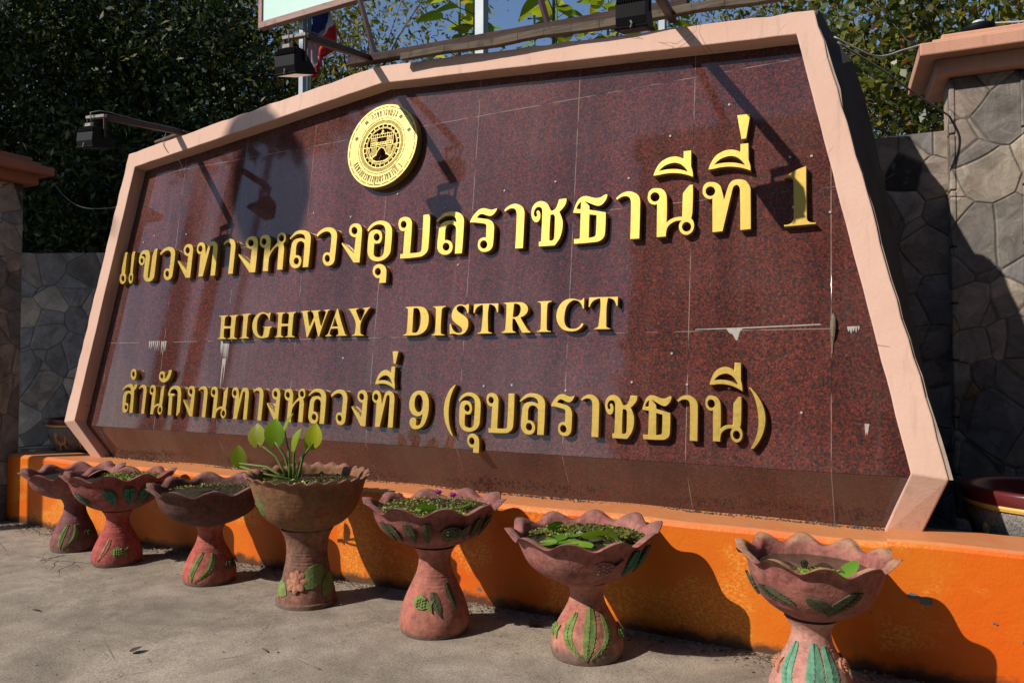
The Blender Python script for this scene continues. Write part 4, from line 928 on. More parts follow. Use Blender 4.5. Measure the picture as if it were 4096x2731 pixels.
def lily(i, label, pads, flowers=()):
    g = POTGEO[i]; root = empty("water_lily", (g['X'], g['Y'], g['zw'])); tag(root, label, "plant", "water lilies in the pots")
    mb = MB()
    for (al, fr_, r, tx, ty, z) in pads:
        a = g['cam']+al; pad(mb, (fr_*g['rw']*math.cos(a), fr_*g['rw']*math.sin(a), z), r, (tx, ty), al*3, .08)
    mb.build("pads", M['pad'], root, smooth=True, fix=False)
    for (al, fr_, h) in flowers:
        a = g['cam']+al; c = Vector((fr_*g['rw']*math.cos(a), fr_*g['rw']*math.sin(a), h)); fb = MB()
        for ring, (n, tl, L) in enumerate(((9, .55, .042), (8, .95, .040), (6, 1.3, .034))):
            for k in range(n):
                b = 2*math.pi*(k+.5*ring)/n; d = Vector((math.cos(b)*math.cos(tl), math.sin(b)*math.cos(tl), math.sin(tl))); blade(fb, c, d, (0,0,1) if tl < 1.2 else (math.cos(b), math.sin(b), .3), L, .0075, 4, -.15)
        f = fb.build("flower", M['pink'], root, smooth=True, fix=False)
        yb = MB(); yb.lathe([(0,.014),(.006,.012),(.007,.0)], 8, tuple(c)); yb.build("stamens", M['yellow'], f)
        st = MB(); st.tube([(c.x*.9, c.y*.9, -.01), c], .004, 6); st.build("stem", M['stem'], root)
lily(5, "green lily pads with two purple flowers floating in the pot with the fish", [(-.3,.45,.055,.3,-.5,.035), (.15,.62,.045,-.2,.1,.012), (1.1,.55,.05,.25,.2,.03), (.6,.35,.04,0,.2,.01), (-.9,.3,.035,.1,.1,.008)], [(.55,.12,.085), (.95,.38,.075)])
lily(6, "glossy green lily pads crowding the pink pot with teal fronds", [(-1.2,.52,.06,.1,.1,.012), (-.6,.55,.075,.05,0,.010), (-.15,.70,.07,0,.1,.012), (.35,.42,.075,.3,-.45,.045), (-1.9,.55,.045,.5,-.6,.05), (-2.3,.35,.04,-.8,-.5,.055), (2.6,.25,.032,.9,.3,.05), (-1.5,.2,.05,.1,.1,.02), (1.1,.45,.036,-.9,.3,.04), (1.25,.62,.034,.9,.2,.035), (.75,.6,.05,.1,.1,.012), (-.9,.78,.05,.05,.1,.01)])
lily(7, "small lily leaves and a curled brown leaf in the sandy rimmed pot", [(.75,.78,.055,.7,.5,.03), (.1,.45,.03,.1,.1,.006), (-.3,.35,.025,.1,.2,.006), (.4,.55,.03,0,.1,.006), (-.1,.62,.028,0,0,.005), (.6,.3,.024,.2,0,.006)])
def scum(i, n, label, sect, size=.007, hmax=.012, rmin=0.0, mat='moss'):
    g = POTGEO[i]; mb = MB()
    for k in range(n):
        a = g['cam']+sect[0]+(sect[1]-sect[0])*random.random(); f = math.sqrt(rmin+(.96-rmin)*random.random()); s = size*(.5+random.random())
        c = (f*g['rw']*math.cos(a), f*g['rw']*math.sin(a), .003+hmax*random.random()); t = random.random()*6; tx, ty = random.uniform(-.9,.9), random.uniform(-.9,.9)
        k0 = len(mb.v)
        for q in range(4): x, y = s*math.cos(t+q*1.57), s*math.sin(t+q*1.57)*.7; mb.v.append((c[0]+x, c[1]+y, max(.002, c[2]+x*tx+y*ty)))
        mb.f.append((k0,k0+1,k0+2,k0+3)); mb.m.append(0)
    o = mb.build("duckweed", M[mat], fix=False); o.location = (g['X'], g['Y'], g['zw']); tag(o, label, "pond weed", kind="stuff")
scum(2, 2600, "pale moss and duckweed lying in the red pot with teal strokes", (.1, 3.6), .008, .03)
scum(3, 500, "thin green weed on the wet soil of the dark plain bowl", (1.5, 4.2), .006, .012, .4)
scum(4, 500, "small weeds round the foot of the tall leafy plant", (-3, 3), .007, .01)
scum(5, 1500, "tangled weed and moss around the purple lilies", (-3, 3), .007, .02)
scum(6, 2600, "yellow green duckweed at the back of the lily pad pot", (1.3, 4.6), .008, .016, .12)
scum(7, 520, "bright duckweed floating on the brown water of the nearest pot", (-1.2, 1.6), .010, .004)
sp = MB(); g7 = POTGEO[7]
for k in range(40): a = 2*math.pi*random.random(); b = random.random()*1.2; sp.tube([(0,0,.0),(.022*math.cos(a)*math.sin(b), .022*math.sin(a)*math.sin(b), .012+.035*math.cos(b))], [.006,.004], 5)
o = sp.build("seed_head", plain("dead_brown", (.035,.025,.018), .9), fix=False); o.location = (g7['X']-.02, g7['Y']-.05, g7['zw']); tag(o, "dark dead seed head sticking out of the water of the nearest pot", "seed head")
# ------------------------------------------------------------------ floodlights on arms above the sign
def floodlight(base, end, label, yaw, tilt):
    base, end = Vector(base), Vector(end); root = empty("floodlight", tuple(base)); tag(root, label, "floodlight", "floodlights on arms above the sign")
    e = end-base; mb = MB(); mb.bar((0,0,0), e, .045, .045); mb.build("arm", M['rust'], root, bevel=.003)
    Mx = Matrix.Translation(e+Vector((-.075,-.01,0))) @ Matrix.Rotation(yaw, 4, 'Z') @ Matrix.Scale(.74, 4)
    def T(mb): mb.v = [tuple(Mx @ Vector(p)) for p in mb.v]; return mb
    W = .215
    mb = MB(); mb.box((-W/2-.02,-.055,-.012),(W/2+.02,.0,.020)); T(mb).build("mount_plate", M['paleplate'], root, bevel=.002)
    for s in (-1, 1): mb = MB(); mb.box((s*(W/2+.008)-.004,-.045,-.235),(s*(W/2+.008)+.004,-.012,-.013)); T(mb).build("bracket_leg", M['rust'], root)
    L = Mx @ Matrix.Translation((0,-.03,-.235)) @ Matrix.Rotation(tilt, 4, 'X')
    def H(mb): mb.v = [tuple(L @ Vector(p)) for p in mb.v]; return mb
    # side profile (y forward to the sign, z up)
    prof = [(-.135,-.145),(-.155,-.09),(-.155,.0),(-.118,.085),(-.02,.10),(.07,.05),(.155,-.015),(.170,-.045)]
    mb = MB(); mb.prism([(-W/2, y, z) for y, z in prof], (W, 0, 0)); k = 13
    for q in range(k): x = -W/2+.012+(W-.024)*q/(k-1); mb.prism([(x-.003,-.150,.008),(x-.003,-.118,.080),(x-.003,-.130,.086),(x-.003,-.164,.014)], (.006,0,0))
    H(mb).build("housing", M['black'], root, bevel=.0025)
    mb = MB(); mb.box((-.085,-.110,.082),(.065,-.02,.140)); H(mb).build("junction_box", M['black'], root, bevel=.008)
    mb = MB(); mb.box((-.055,-.113,.095),(.02,-.109,.128)); H(mb).build("junction_label", M['paleplate'], root)
    mb = MB(); mb.prism([(-W/2-.012,-.150,-.150),(-W/2-.012,-.142,-.168),(-W/2-.012,.178,-.062),(-W/2-.012,.172,-.040)], (W+.024,0,0)); H(mb).build("lens_rim", M['black'], root, bevel=.004)
    mb = MB(); mb.prism([(-W/2+.012,-.128,-.166),(-W/2+.012,.155,-.072),(-W/2+.012,.154,-.069),(-W/2+.012,-.130,-.163)], (W-.024,0,0)); H(mb).build("lens", M['glass'], root)
    mb = MB(); mb.tube([L @ Vector((.0,-.152,-.12)), L @ Vector((.012,-.168,-.145)), L @ Vector((.0,-.160,-.170))], .005, 6); mb.build("clip", M['wire'], root)
    a = L @ Vector((-.02,-.06,.142)); b = e + Vector((-.03,-.03,.05)); mb = MB()
    mb.tube([a, a.lerp(b,.4)+Vector((-.03,-.02,.05)), b, e*.93+Vector((0,0,.045)), e*.6+Vector((0,0,.03)), e*.2+Vector((0,0,.03)), Vector((0,.02,.02))], .005, 6); mb.build("cable", M['wire'], root, smooth=True)
    return root
floodlight((-6.09,4.80,3.745), (-5.90,3.86,3.60), "black floodlight on the lowest arm, at the left slope of the sign top", R_(12), R_(-6))
floodlight((-3.80,4.80,4.005), (-3.62,3.80,3.78), "black floodlight on the arm at the peak of the sign, in front of the flag", R_(8), R_(0))
floodlight((-1.35,4.78,3.805), (-1.20,3.80,3.58), "black floodlight cut by the top edge, on the arm nearest the right end", R_(8), R_(0))
# ------------------------------------------------------------------ beams, struts, posts and the board overhead
mb = MB(); mb.bar((0,0,0), (2.75,.03,-.135), .075, .062); o = mb.build("wooden_beam", M['brownwood'], bevel=.004); o.location = (-3.98,4.68,3.985); tag(o, "dark brown beam lying along the right slope of the sign top", "beam")
mb = MB(); n = 14
pts = [(2.85*i/n, .004*math.sin(i*2.), -.165*i/n+.006*math.sin(i*1.3)) for i in range(n+1)]
for i in range(n): mb.bar(pts[i], pts[i+1], .05, .048+.008*hsh(i,2,3))
o = mb.build("wooden_plank", M['oldwood'], bevel=.003); o.location = (-3.42,4.615,3.895); tag(o, "grey weathered plank lying just in front of the dark beam on the sign top", "plank")
mb = MB(); mb.bar((0,0,0), (.42,0,.045), .10, .02); o = mb.build("wooden_offcut", M['oldwood']); o.location = (-6.46,4.78,3.70); tag(o, "short grey board lying under the lowest floodlight arm", "plank")
def strut(a, b, label):
    a, b = Vector(a), Vector(b); mb = MB(); mb.bar((0,0,0), b-a, .035, .035); o = mb.build("steel_strut", M['rust'], bevel=.002); o.location = a; tag(o, label, "strut", "maroon steel struts")
strut((-3.742,4.70,3.99), (-4.16,4.95,4.80), "maroon steel strut rising from the left end of the dark beam beside the flag")
strut((-2.21,4.70,3.90), (-2.46,4.95,4.45), "maroon steel strut between the middle post and the right floodlight")
def post(x, y, wd, z1, label):
    o_ = MB(); o_.box((-wd/2,-wd/2,-.02),(wd/2,wd/2,z1)); o = o_.build("steel_post", M['alu'], bevel=.003); o.location = (x, y, 0); tag(o, label, "post", "grey steel posts behind the sign"); return o
post(-5.17, 5.38, .055, 5.9, "grey square post under the pale green board, left of the flag")
post(-3.16, 5.38, .085, 5.9, "grey square post in the middle among the saplings")
post(-1.60, 5.38, .05, 4.9, "thin grey post behind the right floodlight")
bd = empty("overhead_board", (-5.66, 5.30, 4.858)); tag(bd, "pale green signboard in a pinkish wooden frame cut off by the top edge", "signboard")
mb = MB(); mb.box((.045,-.012,.05),(2.3,.012,1.15)); mb.build("panel", M['mint'], bd)
fw = .062
for (lo, hi) in (((0,-.03,0),(2.36,.035,fw)), ((0,-.028,fw+.001),(fw*.75,.033,1.14)), ((2.36-fw*.75,-.028,fw+.001),(2.36,.033,1.14)), ((0,-.03,1.141),(2.36,.035,1.2))):
    mb = MB(); mb.box(lo, hi); mb.build("frame_bar", M['signwood'], bd, bevel=.004)
# ------------------------------------------------------------------ flag
fg = empty("flag", (-5.165, 5.47, 4.45)); tag(fg, "red, white and blue striped flag hanging limp from a pale pipe behind the sign", "flag")
mb = MB(); mb.tube([(0,-.01,-.6),(0,-.01,.15),(.004,-.01,.49)], .02, 12); mb.tube([(0,-.012,.18),(0.002,-.012,.30)], .024, 12); mb.build("pole", M['pvc'], fg, smooth=True)
# outline in the hanging plane: x to the right, y down from the hoist (metres)
hang = [((px-1175)*.0007, py*.00055) for px, py in ((1150,-250),(1530,-250),(1575,270),(1655,580),(1560,800),(1420,980),(1280,1250),(1190,1220),(1172,1170),(1178,560),(1160,190))]
mb = MB(); slope = .5*.0007/.00055
def inside_span(s):
    xs = []
    for (x0, y0), (x1, y1) in zip(hang, hang[1:]+hang[:1]):
        f0, f1 = x0+slope*y0-s, x1+slope*y1-s
        if f0*f1 < 0: t = f0/(f0-f1); xs.append(y0+(y1-y0)*t)
    return (min(xs), max(xs)) if len(xs) >= 2 else None
smin = min(x+slope*y for x, y in hang)+.002; smax = max(x+slope*y for x, y in hang)-.002; NSS, NT_ = 60, 40; rows = []
for i in range(NSS+1):
    s = smin+(smax-smin)*i/NSS; sp_ = inside_span(s); rows.append([(s-slope*(sp_[0]+(sp_[1]-sp_[0])*j/NT_), sp_[0]+(sp_[1]-sp_[0])*j/NT_) for j in range(NT_+1)])
for i, rw in enumerate(rows):
    for (x, y) in rw: mb.v.append((x-.035, .05+.042*math.sin(x*38+y*9)+.022*math.sin(y*15+x*19+1)+.008*math.sin(x*90-y*22), .598-y))
for i in range(NSS):
    s = (smin+(smax-smin)*(i+.5)/NSS)/.0007+1175; m = 0 if s < 1275 else (2 if s < 1560 else (1 if s < 1775 else 0))
    for j in range(NT_): a = i*(NT_+1)+j; mb.f.append((a, a+1, a+NT_+2, a+NT_+1)); mb.m.append(m)
me = mb.mesh("cloth"); cl = obj("cloth", me, [M['fl_red'], M['fl_white'], M['fl_blue']], fg, True); me.polygons.foreach_set("material_index", mb.m)
# ------------------------------------------------------------------ cables
def cable(name, pts, r, mat, label):
    P0 = Vector(pts[0]); mb = MB(); P = [Vector(p)-P0 for p in pts]; out = []
    Q = [P[0]]+P+[P[-1]]
    for i in range(1, len(Q)-2):
        for k in range(6):
            t = k/6; out.append(.5*((2*Q[i])+(Q[i+1]-Q[i-1])*t+(2*Q[i-1]-5*Q[i]+4*Q[i+1]-Q[i+2])*t*t+(3*Q[i]-Q[i-1]-3*Q[i+1]+Q[i+2])*t**3))
    out.append(P[-1]); mb.tube(out, r, 6); o = mb.build(name, mat, smooth=True); o.location = P0; tag(o, label, "cable", "cables about the sign")
cable("cable", [(-.42,5.3,3.70),(-.187,5.5,3.60),(-.02,5.75,3.70),(.09,5.92,3.78)], .006, M['wirew'], "white cable from the sign to the cap of the right pillar")
cable("cable", [(-.40,5.3,3.66),(-.158,5.5,3.51),(.016,5.7,3.40),(.21,5.95,3.30),(.262,6.10,3.30)], .007, M['wire'], "grey cable sagging from the sign to the side of the right pillar")
cable("cable", [pp(-6.20,2.75,-.004), pp(-6.215,2.70,-.012), pp(-6.21,2.64,-.010), pp(-6.14,2.56,-.006), pp(-6.13,2.545,.02), pp(-6.06,2.50,.05), pp(-6.04,2.44,.09), pp(-6.065,2.36,.10)], .0032, M['wire'], "thin wire dangling over the upper left edge of the sign frame")
cable("cable", [(-7.75,4.5,3.42),(-7.55,4.55,3.22),(-7.35,4.6,3.12),(-7.1,4.66,3.10),(-6.9,4.7,3.11)], .004, M['wire'], "thin wire between the left pillar cap and the sign")
cable("cable", [(.56,6.31,3.99),(.80,6.3,3.96),(1.0,6.3,4.02)], .006, M['wirew'], "pale cable leaving the pillar lamp dish to the right")
# ------------------------------------------------------------------ trees and saplings
def leaf_cloud(pts, L, W, droop=.35, aim=None):
    """one quad per leaf, random attitude; returns arrays for from_pydata"""
    n = len(pts); d = RNG.normal(size=(n,3)); d[:,2] -= droop; d /= np.linalg.norm(d, axis=1)[:,None]
    q = RNG.normal(size=(n,3)); q[:,2] += .8; s = np.cross(d, q); s /= np.linalg.norm(s, axis=1)[:,None]; nr = np.cross(s, d)
    l = (L*(.6+.8*RNG.random(n)))[:,None]; w_ = (W*(.6+.8*RNG.random(n)))[:,None]
    p = pts; v = np.stack([p, p+d*l*.45+s*w_/2+nr*l*.05, p+d*l-nr*l*.08, p+d*l*.45-s*w_/2+nr*l*.05], axis=1).reshape(-1,3)
    return v
def leaves_mesh(name, v, mat, parent):
    n = len(v)//4; me = bpy.data.meshes.new(name); me.vertices.add(len(v)); me.vertices.foreach_set("co", v.astype(np.float32).ravel())
    me.loops.add(4*n); me.loops.foreach_set("vertex_index", np.arange(4*n, dtype=np.int32)); me.polygons.add(n)
    me.polygons.foreach_set("loop_start", np.arange(0, 4*n, 4, dtype=np.int32)); me.polygons.foreach_set("loop_total", np.full(n, 4, dtype=np.int32))
    me.update(calc_edges=True); me.validate(); return obj(name, me, mat, parent)
def tree(name, loc, label, blobs, nclump, per, csig, L, W, mat, trunk_r, limbs=True, twig=40, group=None, trunk_h=None, droop=.35):
    root = empty(name, loc); tag(root, label, "tree", group); base = np.array(loc)
    B = [(np.array(c)-base, np.array(r)) for c, r in blobs]; vol = np.array([np.prod(r) for c, r in B]); vol = vol/vol.sum()
    cl = []
    for k in range(nclump):
        c, r = B[RNG.choice(len(B), p=vol)]; d = RNG.normal(size=3); d /= np.linalg.norm(d); cl.append(c+d*r*(.35+.65*RNG.random()**.55))
    cl = np.array(cl); pts = np.repeat(cl, per, axis=0)+RNG.normal(size=(nclump*per,3))*csig*(.5+RNG.random((nclump*per,1)))
    leaves_mesh("crown", leaf_cloud(pts, L, W, droop), mat, root)
    mb = MB(); top = np.mean([c for c, r in B], axis=0); th = trunk_h or top[2]*.6; fork = Vector((top[0]*.3, top[1]*.3, th))
    mb.tube([(0,0,-.05), Vector((0,0,th*.3)), Vector((fork.x*.5+.05, fork.y*.5, th*.65)), fork], [trunk_r*1.25, trunk_r, trunk_r*.85, trunk_r*.7], 10)
    for c, r in B:
        c = Vector(c); mid = fork.lerp(c, .5)+Vector((random.uniform(-.3,.3), random.uniform(-.3,.3), .25)); mb.tube([fork-Vector((0,0,.2)), mid, c], [trunk_r*.55, trunk_r*.3, trunk_r*.12], 7)
        for k in range(max(2, twig//len(B))):
            e = Vector(cl[RNG.integers(len(cl))]) 
            s = min(B, key=lambda b: (Vector(b[0])-e).length); s0 = mid.lerp(Vector(s[0]), random.random()); mb.tube([s0, s0.lerp(e, .5)+Vector((0,0,.12)), e], [trunk_r*.12, trunk_r*.07, .006], 5)
    mb.build("trunk", M['bark'], root, smooth=True); return root
tree("broadleaf_tree", (-13.2, 8.6, 0), "big dense dark green tree with glossy leaves filling the upper left behind the left pillar", [((-12.6,7.9,3.2),(2.9,2.0,2.2)), ((-11.5,8.6,5.0),(2.6,2.0,2.4)), ((-14,8.2,6.4),(3.0,2.4,3.0)), ((-12.6,9.0,7.6),(2.4,2.2,2.2)), ((-10.6,9.4,2.6),(1.6,1.3,1.5)), ((-16,8,4.5),(2.5,2.5,3))], 1000, 100, .34, .125, .056, M['lf_dark'], .26, twig=60)
tree("broadleaf_tree", (-19, 13, 0), "dark tree farther back behind the big dense one", [((-18,12.5,4.5),(3.5,2,3.5)), ((-14.5,13,4.0),(3,2,3)), ((-16,13,8),(4,2,3)), ((-20,12,9),(3,2,3)), ((-12.9,13.4,2.4),(2.0,1.6,1.8))], 900, 30, .35, .24, .13, M['lf_dark'], .25, twig=20)
tree("broadleaf_tree", (-11.2, 12.4, 0), "sparser olive and yellow leaved tree with bare branches, between dark tree and flag", [((-11.0,11.6,5.2),(2.3,1.8,2.4)), ((-9.6,11.8,7.4),(2.6,1.8,1.9)), ((-8.9,12.4,4.6),(2.0,1.6,1.5)), ((-12,12,8.2),(2.4,2,1.6))], 800, 22, .24, .13, .05, M['lf_olive'], .20, twig=150)
tree("broadleaf_tree", (-5.2, 13.5, 0), "thin tree of bare grey twigs and few leaves against the sky beside the flag", [((-6.4,13.0,6.2),(1.5,1.2,1.5)), ((-4.6,13.2,6.9),(1.7,1.2,1.3)), ((-3.2,13.4,6.2),(1.4,1.2,1.4))], 150, 12, .2, .10, .035, M['lf_olive'], .12, twig=170)
tree("broadleaf_tree", (-2.2, 13.6, 0), "mid green tree showing between the sign top and the sky at the upper right", [((-1.9,13.0,5.6),(1.9,1.4,1.5)), ((-.5,12.8,6.2),(1.6,1.4,1.6)), ((-2.6,13.4,7.2),(1.8,1.4,1.3))], 520, 24, .22, .10, .045, M['lf_olive'], .16, twig=60)
tree("almond_tree", (.5, 9.6, 0), "tree with dark glossy leaves and a few red ones behind the right pillar", [((-.3,8.9,3.9),(1.0,.9,1.0)), ((.5,9.0,4.9),(1.2,1.0,1.1)), ((1.3,8.9,3.5),(.9,.9,1.0)), ((-.6,9.4,5.4),(1.1,.9,.9)), ((1.7,9.2,5.0),(.9,.9,1.0))], 520, 15, .17, .11, .062, M['lf_right'], .09, twig=110)
tree("broadleaf_tree", (1.6, 14.5, 0), "darker tree farther back behind the right pillar", [((.4,14,5.6),(1.5,1.5,1.6)), ((1.9,14,4.4),(1.5,1.5,1.8)), ((2.9,14,6.6),(1.5,1.5,1.6))], 420, 20, .25, .13, .06, M['lf_dark'], .14, twig=70)
def sapling(x, y, zt, label, s=1.0, lean_=0.0):
    root = empty("teak_sapling", (x, y, 0)); tag(root, label, "sapling", "big leaved saplings behind the sign"); lb, sb = MB(), MB()
    sb.tube([(0,0,-.05),(lean_*.3,0,zt*.5),(lean_*.8,0,zt*.8),(lean_,0,zt)], [.03*s,.022*s,.016*s,.007], 7)
    n = 30
    for k in range(n):
        t = k/(n-1); z = zt-1.75*s*(1-t)+.02; xx = lean_*(z/zt)**1.5; a = k*2.4+hsh(x,k,1)*1.2; up = .15+.75*t; d = Vector((math.cos(a), math.sin(a), up-.25)).normalized(); b = Vector((xx,0,z)); p = b+d*(.10+.22*(1-t)*hsh(k,1,x))*s
        sb.tube([b, b.lerp(p,.5)+Vector((0,0,.01)), p], [.006*s,.005*s,.004*s], 5); L = (.30-.12*t)*s*(.8+.4*hsh(k,x,2)); blade(lb, p, (d.x,d.y,d.z-.35+.5*(hsh(k,x,5)-.5)), (.4*(hsh(k,x,6)-.5),.4*(hsh(k,x,7)-.5),1), L, L*.30, 8, .25)
    lb.build("leaves", M['lf_teak'], root, smooth=True, fix=False); sb.build("stem", M['stem'], root, smooth=True)
for (x, y, z, s, ln, lb_) in [(-4.50,6.1,4.6,.9,.05,"low sapling with yellowing leaves right under the flag"), (-4.02,6.4,5.75,1.1,.0,"tall big leaved sapling right of the left strut"), (-3.62,6.1,5.6,1.0,-.05,"slim big leaved sapling just left of the middle post"),
        (-2.95,6.3,5.75,1.1,.04,"bushy big leaved sapling just right of the middle post"), (-2.45,6.6,5.5,1.0,.06,"big leaved sapling by the right strut"), (-4.85,6.6,4.35,.8,.1,"lowest sapling left of the flag tip"), (-3.3,7.0,5.6,1.0,.1,"short sapling behind the middle post"), (-4.35,7.2,5.75,1.0,.05,"slender sapling behind the left strut"), (-2.75,7.4,6.0,1.0,-.05,"sapling farther back between middle post and right strut"), (-2.1,6.9,5.3,.9,.05,"sapling just left of the right floodlight"), (-3.85,7.6,6.0,1.1,.1,"sapling deep behind the strut and the middle post"), (-5.0,7.4,5.2,.9,-.1,"sapling behind the flag")]:
    sapling(x, y, z, lb_, s, ln)
# dirt packed along the joint under the granite skirt
mb = MB()
for k in range(1500):
    x = random.uniform(-6.95, .0); y = 4.545+random.gauss(0, .018)+(.0 if hsh(round(x*2), 3, 3) > .4 else .02); s = random.uniform(.003,.012); z = .652; t_ = random.random()*6; k0 = len(mb.v)
    for q in range(3): mb.v.append((x+s*math.cos(t_+q*2.1), y+s*math.sin(t_+q*2.1), z))
    mb.v.append((x, y, z+s*.9)); mb.f += [(k0,k0+1,k0+3),(k0+1,k0+2,k0+3),(k0+2,k0,k0+3)]; mb.m += [0]*3
tag(mb.build("joint_dirt", M['grime'], fix=False), "black crumbs of dirt along the joint between sign and orange wall", "dirt", kind="stuff")
# ------------------------------------------------------------------ out of view, trees, building and globe added to block light: mirrored in the granite, casts the long shadows
for i, (x, y, s) in enumerate([(-1.5,-11,1.0), (4.0,-9.5,1.15), (9.5,-8,1.2), (9.0,-1,1.2), (-6.0,-15,.9), (8.0,4.5,1.15), (7.5,9.5,1.2)]):  # unseen trees added to block sky light and darken the granite's reflection
    tree("roadside_tree", (x, y, 0), ["roadside tree across the road straight behind the camera", "large roadside tree across the road behind the camera", "roadside tree across the road, behind the camera to its right", "roadside tree on the near verge right of the camera", "low roadside tree across the road, behind the camera to its left", "tree on the near verge well right of the right pillar", "tree behind the wall well right of the right pillar"][i], [((x,y,3.6*s),(2.6*s,2.2*s,2.2*s)), ((x+1.2,y+.5,5.2*s),(2.0*s,2*s,1.9*s)), ((x-1.6,y,5.0*s),(1.8*s,1.8*s,1.7*s)), ((x,y,1.9*s),(2.2*s,1.8*s,1.4*s))], 230, 16, .3, .42, .26, M['lf_dark'], .18, twig=12, group="roadside trees behind the camera")
tree("rain_tree", (8.2, -1.0, 0), "wide rain tree whose crown spreads over the right of the camera, outside the picture", [((7.2,.2,7.6),(4.2,4.2,2.2)), ((9.5,3.0,8.2),(4,4,2.2)), ((8.0,-4.0,8.5),(4.2,4,2.2))], 620, 14, .5, .6, .4, M['lf_dark'], .3, twig=12)  # crown added out of view to cut sky light from the right
tree("rain_tree", (5.0, -7.0, 0), "wide rain tree whose crown spreads high behind the camera, outside the picture", [((4.6,-5.5,9.5),(4.0,3.5,2.2)), ((8.2,-8.0,9.8),(4,3.5,2.2)), ((3.4,-9.0,10.5),(3.6,3.5,2.2))], 620, 14, .5, .6, .4, M['lf_dark'], .3, twig=12)  # second added crown, blocks sky light behind the camera
tree("rain_tree", (-23, -8.0, 0), "very tall tree outside the picture to the left, shading the left pillar", [((-20.4,-8,15.5),(2.9,2.4,2.1)), ((-21.6,-8,17.6),(3.4,2.6,2.4)), ((-25.3,-8,16.4),(3.5,2.6,2.8)), ((-25.3,-8,18.6),(3.5,2.6,2.2)), ((-29.3,-8,18),(3.5,2.6,3.4))], 1500, 16, .4, .6, .42, M['lf_dark'], .4, twig=12, trunk_h=13)  # added out of view, shaped to shade the left wall and trees
mb = MB(); mb.tube([(0,0,-.05),(0,0,9)], [.11,.09], 16); o = mb.build("utility_pole", M['grime'], smooth=True); o.location = (-9.235, 1.68, 0); tag(o, "grey concrete utility pole outside the picture to the left of the pillar", "pole")
sl = empty("street_lamp", (-13.2,-2.25,0)); tag(sl, "tall street lamp with a hanging round globe, outside the picture to the left", "street lamp")  # unseen stand-in, added to cast the round shadow on the granite
mb = MB(); mb.tube([(0,0,-.05),(0,0,12.0)], [.09,.06], 12); mb.tube([(0,0,11.9),(1.6,0,12.2),(3.34,0,12.1),(3.34,0,10.4)], .03, 8); mb.build("lamp_pole", M['alu'], sl, smooth=True)
mb = MB(); mb.lathe([(0,.52),(.20,.48),(.34,.32),(.41,.05),(.38,-.25),(.26,-.48),(0,-.58)], 32, (3.34,0,10.02)); mb.build("lamp_globe", M['paleplate'], sl, smooth=True)
bl = empty("shophouse_row", (-8,-13,0)); tag(bl, "long four storey building across the road behind the camera", "building")  # unseen building added to occlude the sky behind the camera
mb = MB(); mb.box((0,-8,-.05),(34,0,13.5)); mb.box((-.1,0.002,12.9),(34.1,.5,13.6)); 
for f_ in range(1, 4): mb.box((0,.002,f_*3.2-.15),(34,.7,f_*3.2+.1))
mb.build("facade", plain("grey_render", (.20,.18,.16), .9, 0, .2, 2), bl)
for f_ in range(4):
    for k in range(10):
        mb = MB(); mb.box((.9+k*3.35,.003,f_*3.2+.9),(3.3+k*3.35,.04,f_*3.2+2.7)); mb.build("window", M['glass'], bl)
# ------------------------------------------------------------------ small things on the ground
mb = MB()
for k in range(5200):
    x = random.uniform(-7.8, 2.0); y = 4.20-abs(random.gauss(0, .10))-.004
    if hsh(round(x*1.3), 5, 1) < .25 and random.random() < .6: continue
    s = random.uniform(.003,.013); t = random.random()*6; k0 = len(mb.v); z = .004+random.random()*.012; tx, ty = random.uniform(-.8,.8), random.uniform(-.8,.8)
    for q in range(4): a, b = s*math.cos(t+q*1.57), s*.55*math.sin(t+q*1.57); mb.v.append((x+a, y+b, max(.003, z+a*tx+b*ty)))
    mb.f.append((k0,k0+1,k0+2,k0+3)); mb.m.append(0)
tag(mb.build("leaf_litter", M['litter'], fix=False), "dry leaf litter gathered along the foot of the orange wall", "litter", kind="stuff")
mb = MB()
for k in range(900):
    x = random.uniform(-8, 1.5); y = random.uniform(1.2, 4.15); s = random.uniform(.002,.007)*(1.3 if random.random() < .1 else 1); k0 = len(mb.v)
    for i, (a, b, c) in enumerate(((1,0,0),(0,1,0),(-1,0,0),(0,-1,0),(0,0,1),(0,0,-1))): mb.v.append((x+a*s*(.7+.6*random.random()), y+b*s*(.7+.6*random.random()), .006+c*s*.6))
    mb.f += [(k0,k0+1,k0+4),(k0+1,k0+2,k0+4),(k0+2,k0+3,k0+4),(k0+3,k0,k0+4),(k0+1,k0,k0+5),(k0+2,k0+1,k0+5),(k0+3,k0+2,k0+5),(k0,k0+3,k0+5)]; mb.m += [0]*8
tag(mb.build("grit", plain("grit", (.30,.25,.19), .9, 0, .5, 60), fix=False), "loose grit and crumbs scattered over the pavement", "grit", kind="stuff")
mb = MB()
for k in range(260):
    x = random.gauss(-5.02,.16); y = 4.16-abs(random.gauss(0,.05)); h = random.uniform(.02,.075); t = random.random()*6; dx, dy = .5*h*math.cos(t), .5*h*math.sin(t); k0 = len(mb.v)
    mb.v += [(x-.002,y,0),(x+.002,y,0),(x+dx,y+dy,h)]; mb.f.append((k0,k0+1,k0+2)); mb.m.append(0)
tag(mb.build("grass_tuft", M['lf_olive'], fix=False), "short grass at the wall foot between the second and third pots", "grass", kind="stuff")
tw = MB()
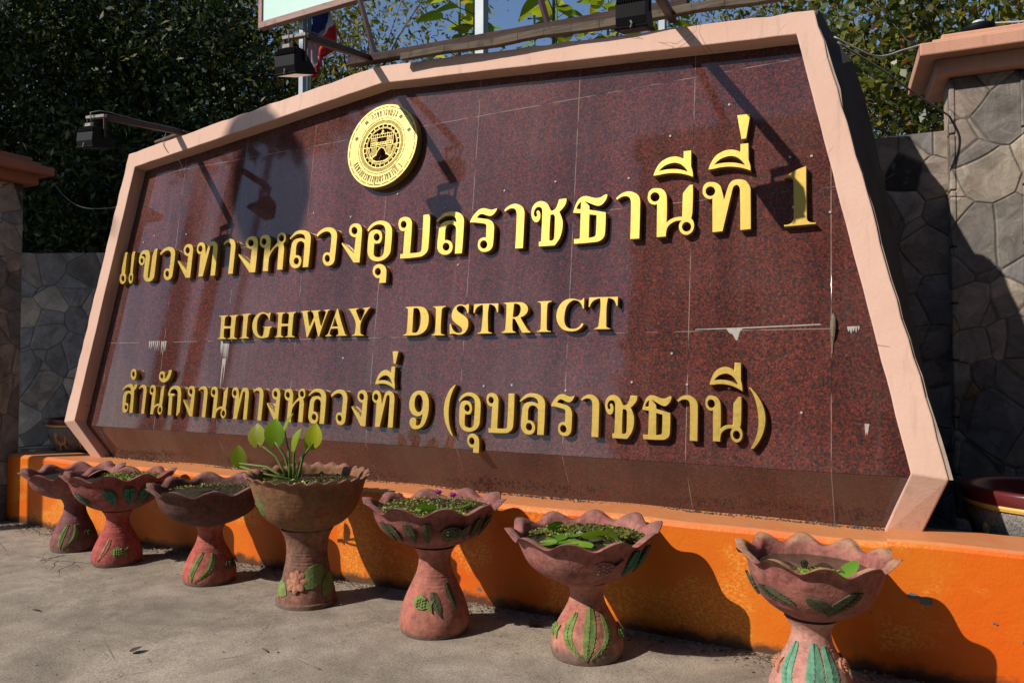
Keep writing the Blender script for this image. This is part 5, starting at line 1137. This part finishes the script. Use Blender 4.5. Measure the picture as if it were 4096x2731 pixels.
def branch(p, d, L, r, depth):
    p = Vector(p); d = Vector(d).normalized(); pts = [p]; 
    for i in range(4): d = (d+Vector((random.uniform(-.35,.35), random.uniform(-.35,.35), random.uniform(-.18,.12)))).normalized(); q = pts[-1]+d*L/4; q.z = max(.006, q.z); pts.append(q)
    tw.tube(pts, [r, r*.9, r*.75, r*.6, r*.3], 5)
    if depth: 
        for i in (1, 2, 3): branch(pts[i], d+Vector((random.uniform(-1,1), random.uniform(-1,1), random.uniform(-.1,.5))), L*.6, r*.6, depth-1)
random.seed(21); branch((-.25,-.06,.01), (1,.1,.12), .52, .005, 2)
o = tw.build("dead_twig", M['twig'], smooth=True); o.location = (-5.83, 3.55, 0); tag(o, "dry forked twig lying at the foot of the two leftmost pots", "twig")
for (x, y, L, a, lb_) in [(-3.13,2.99,.075,-.35,"small dark stick on the pavement before the tallest pot"), (-2.87,2.98,.21,-.25,"long thin straw coloured stick lying on the open pavement"), (-4.9,2.78,.07,.1,"short dark chip on the pavement before the red pot")]:
    mb = MB(); mb.tube([(0,0,.006),(L*.5*math.cos(a), L*.5*math.sin(a), .009),(L*math.cos(a), L*math.sin(a), .006)], [.004,.0045,.003], 6); o = mb.build("stick", M['twig'] if L > .1 else M['bark'], smooth=True); o.location = (x, y, 0); tag(o, lb_, "stick")
for (x, y, s, a, lb_) in [(-2.03,4.0,.075,.4,"curled brown dead leaf in the shade between the two purple and pink pots"), (-3.72,2.62,.05,1.2,"flat dark grey leaf lying on the pavement at lower left"), (-2.72,3.86,.05,2.2,"small dead leaf in the shade beside the tallest pot")]:
    mb = MB(); blade(mb, (0,0,.006), (math.cos(a), math.sin(a), .12), (0,0,1), s*1.3, s*.5, 6, -.1); o = mb.build("dead_leaf", M['litter'] if s > .05 else M['bark'], fix=False); o.location = (x, y, 0); tag(o, lb_, "leaf")
mb = MB(); mb.prism([(-.045,-.03,0),(.05,-.035,0),(.055,.03,0),(-.03,.04,0)], (0,0,.05)); o = mb.build("concrete_lump", M['ground'], bevel=.01); o.location = (-1.03,3.42,0); o.rotation_euler = (.05,-.06,.3); tag(o, "broken lump of concrete on the ground to the right of the pink pot", "rubble")
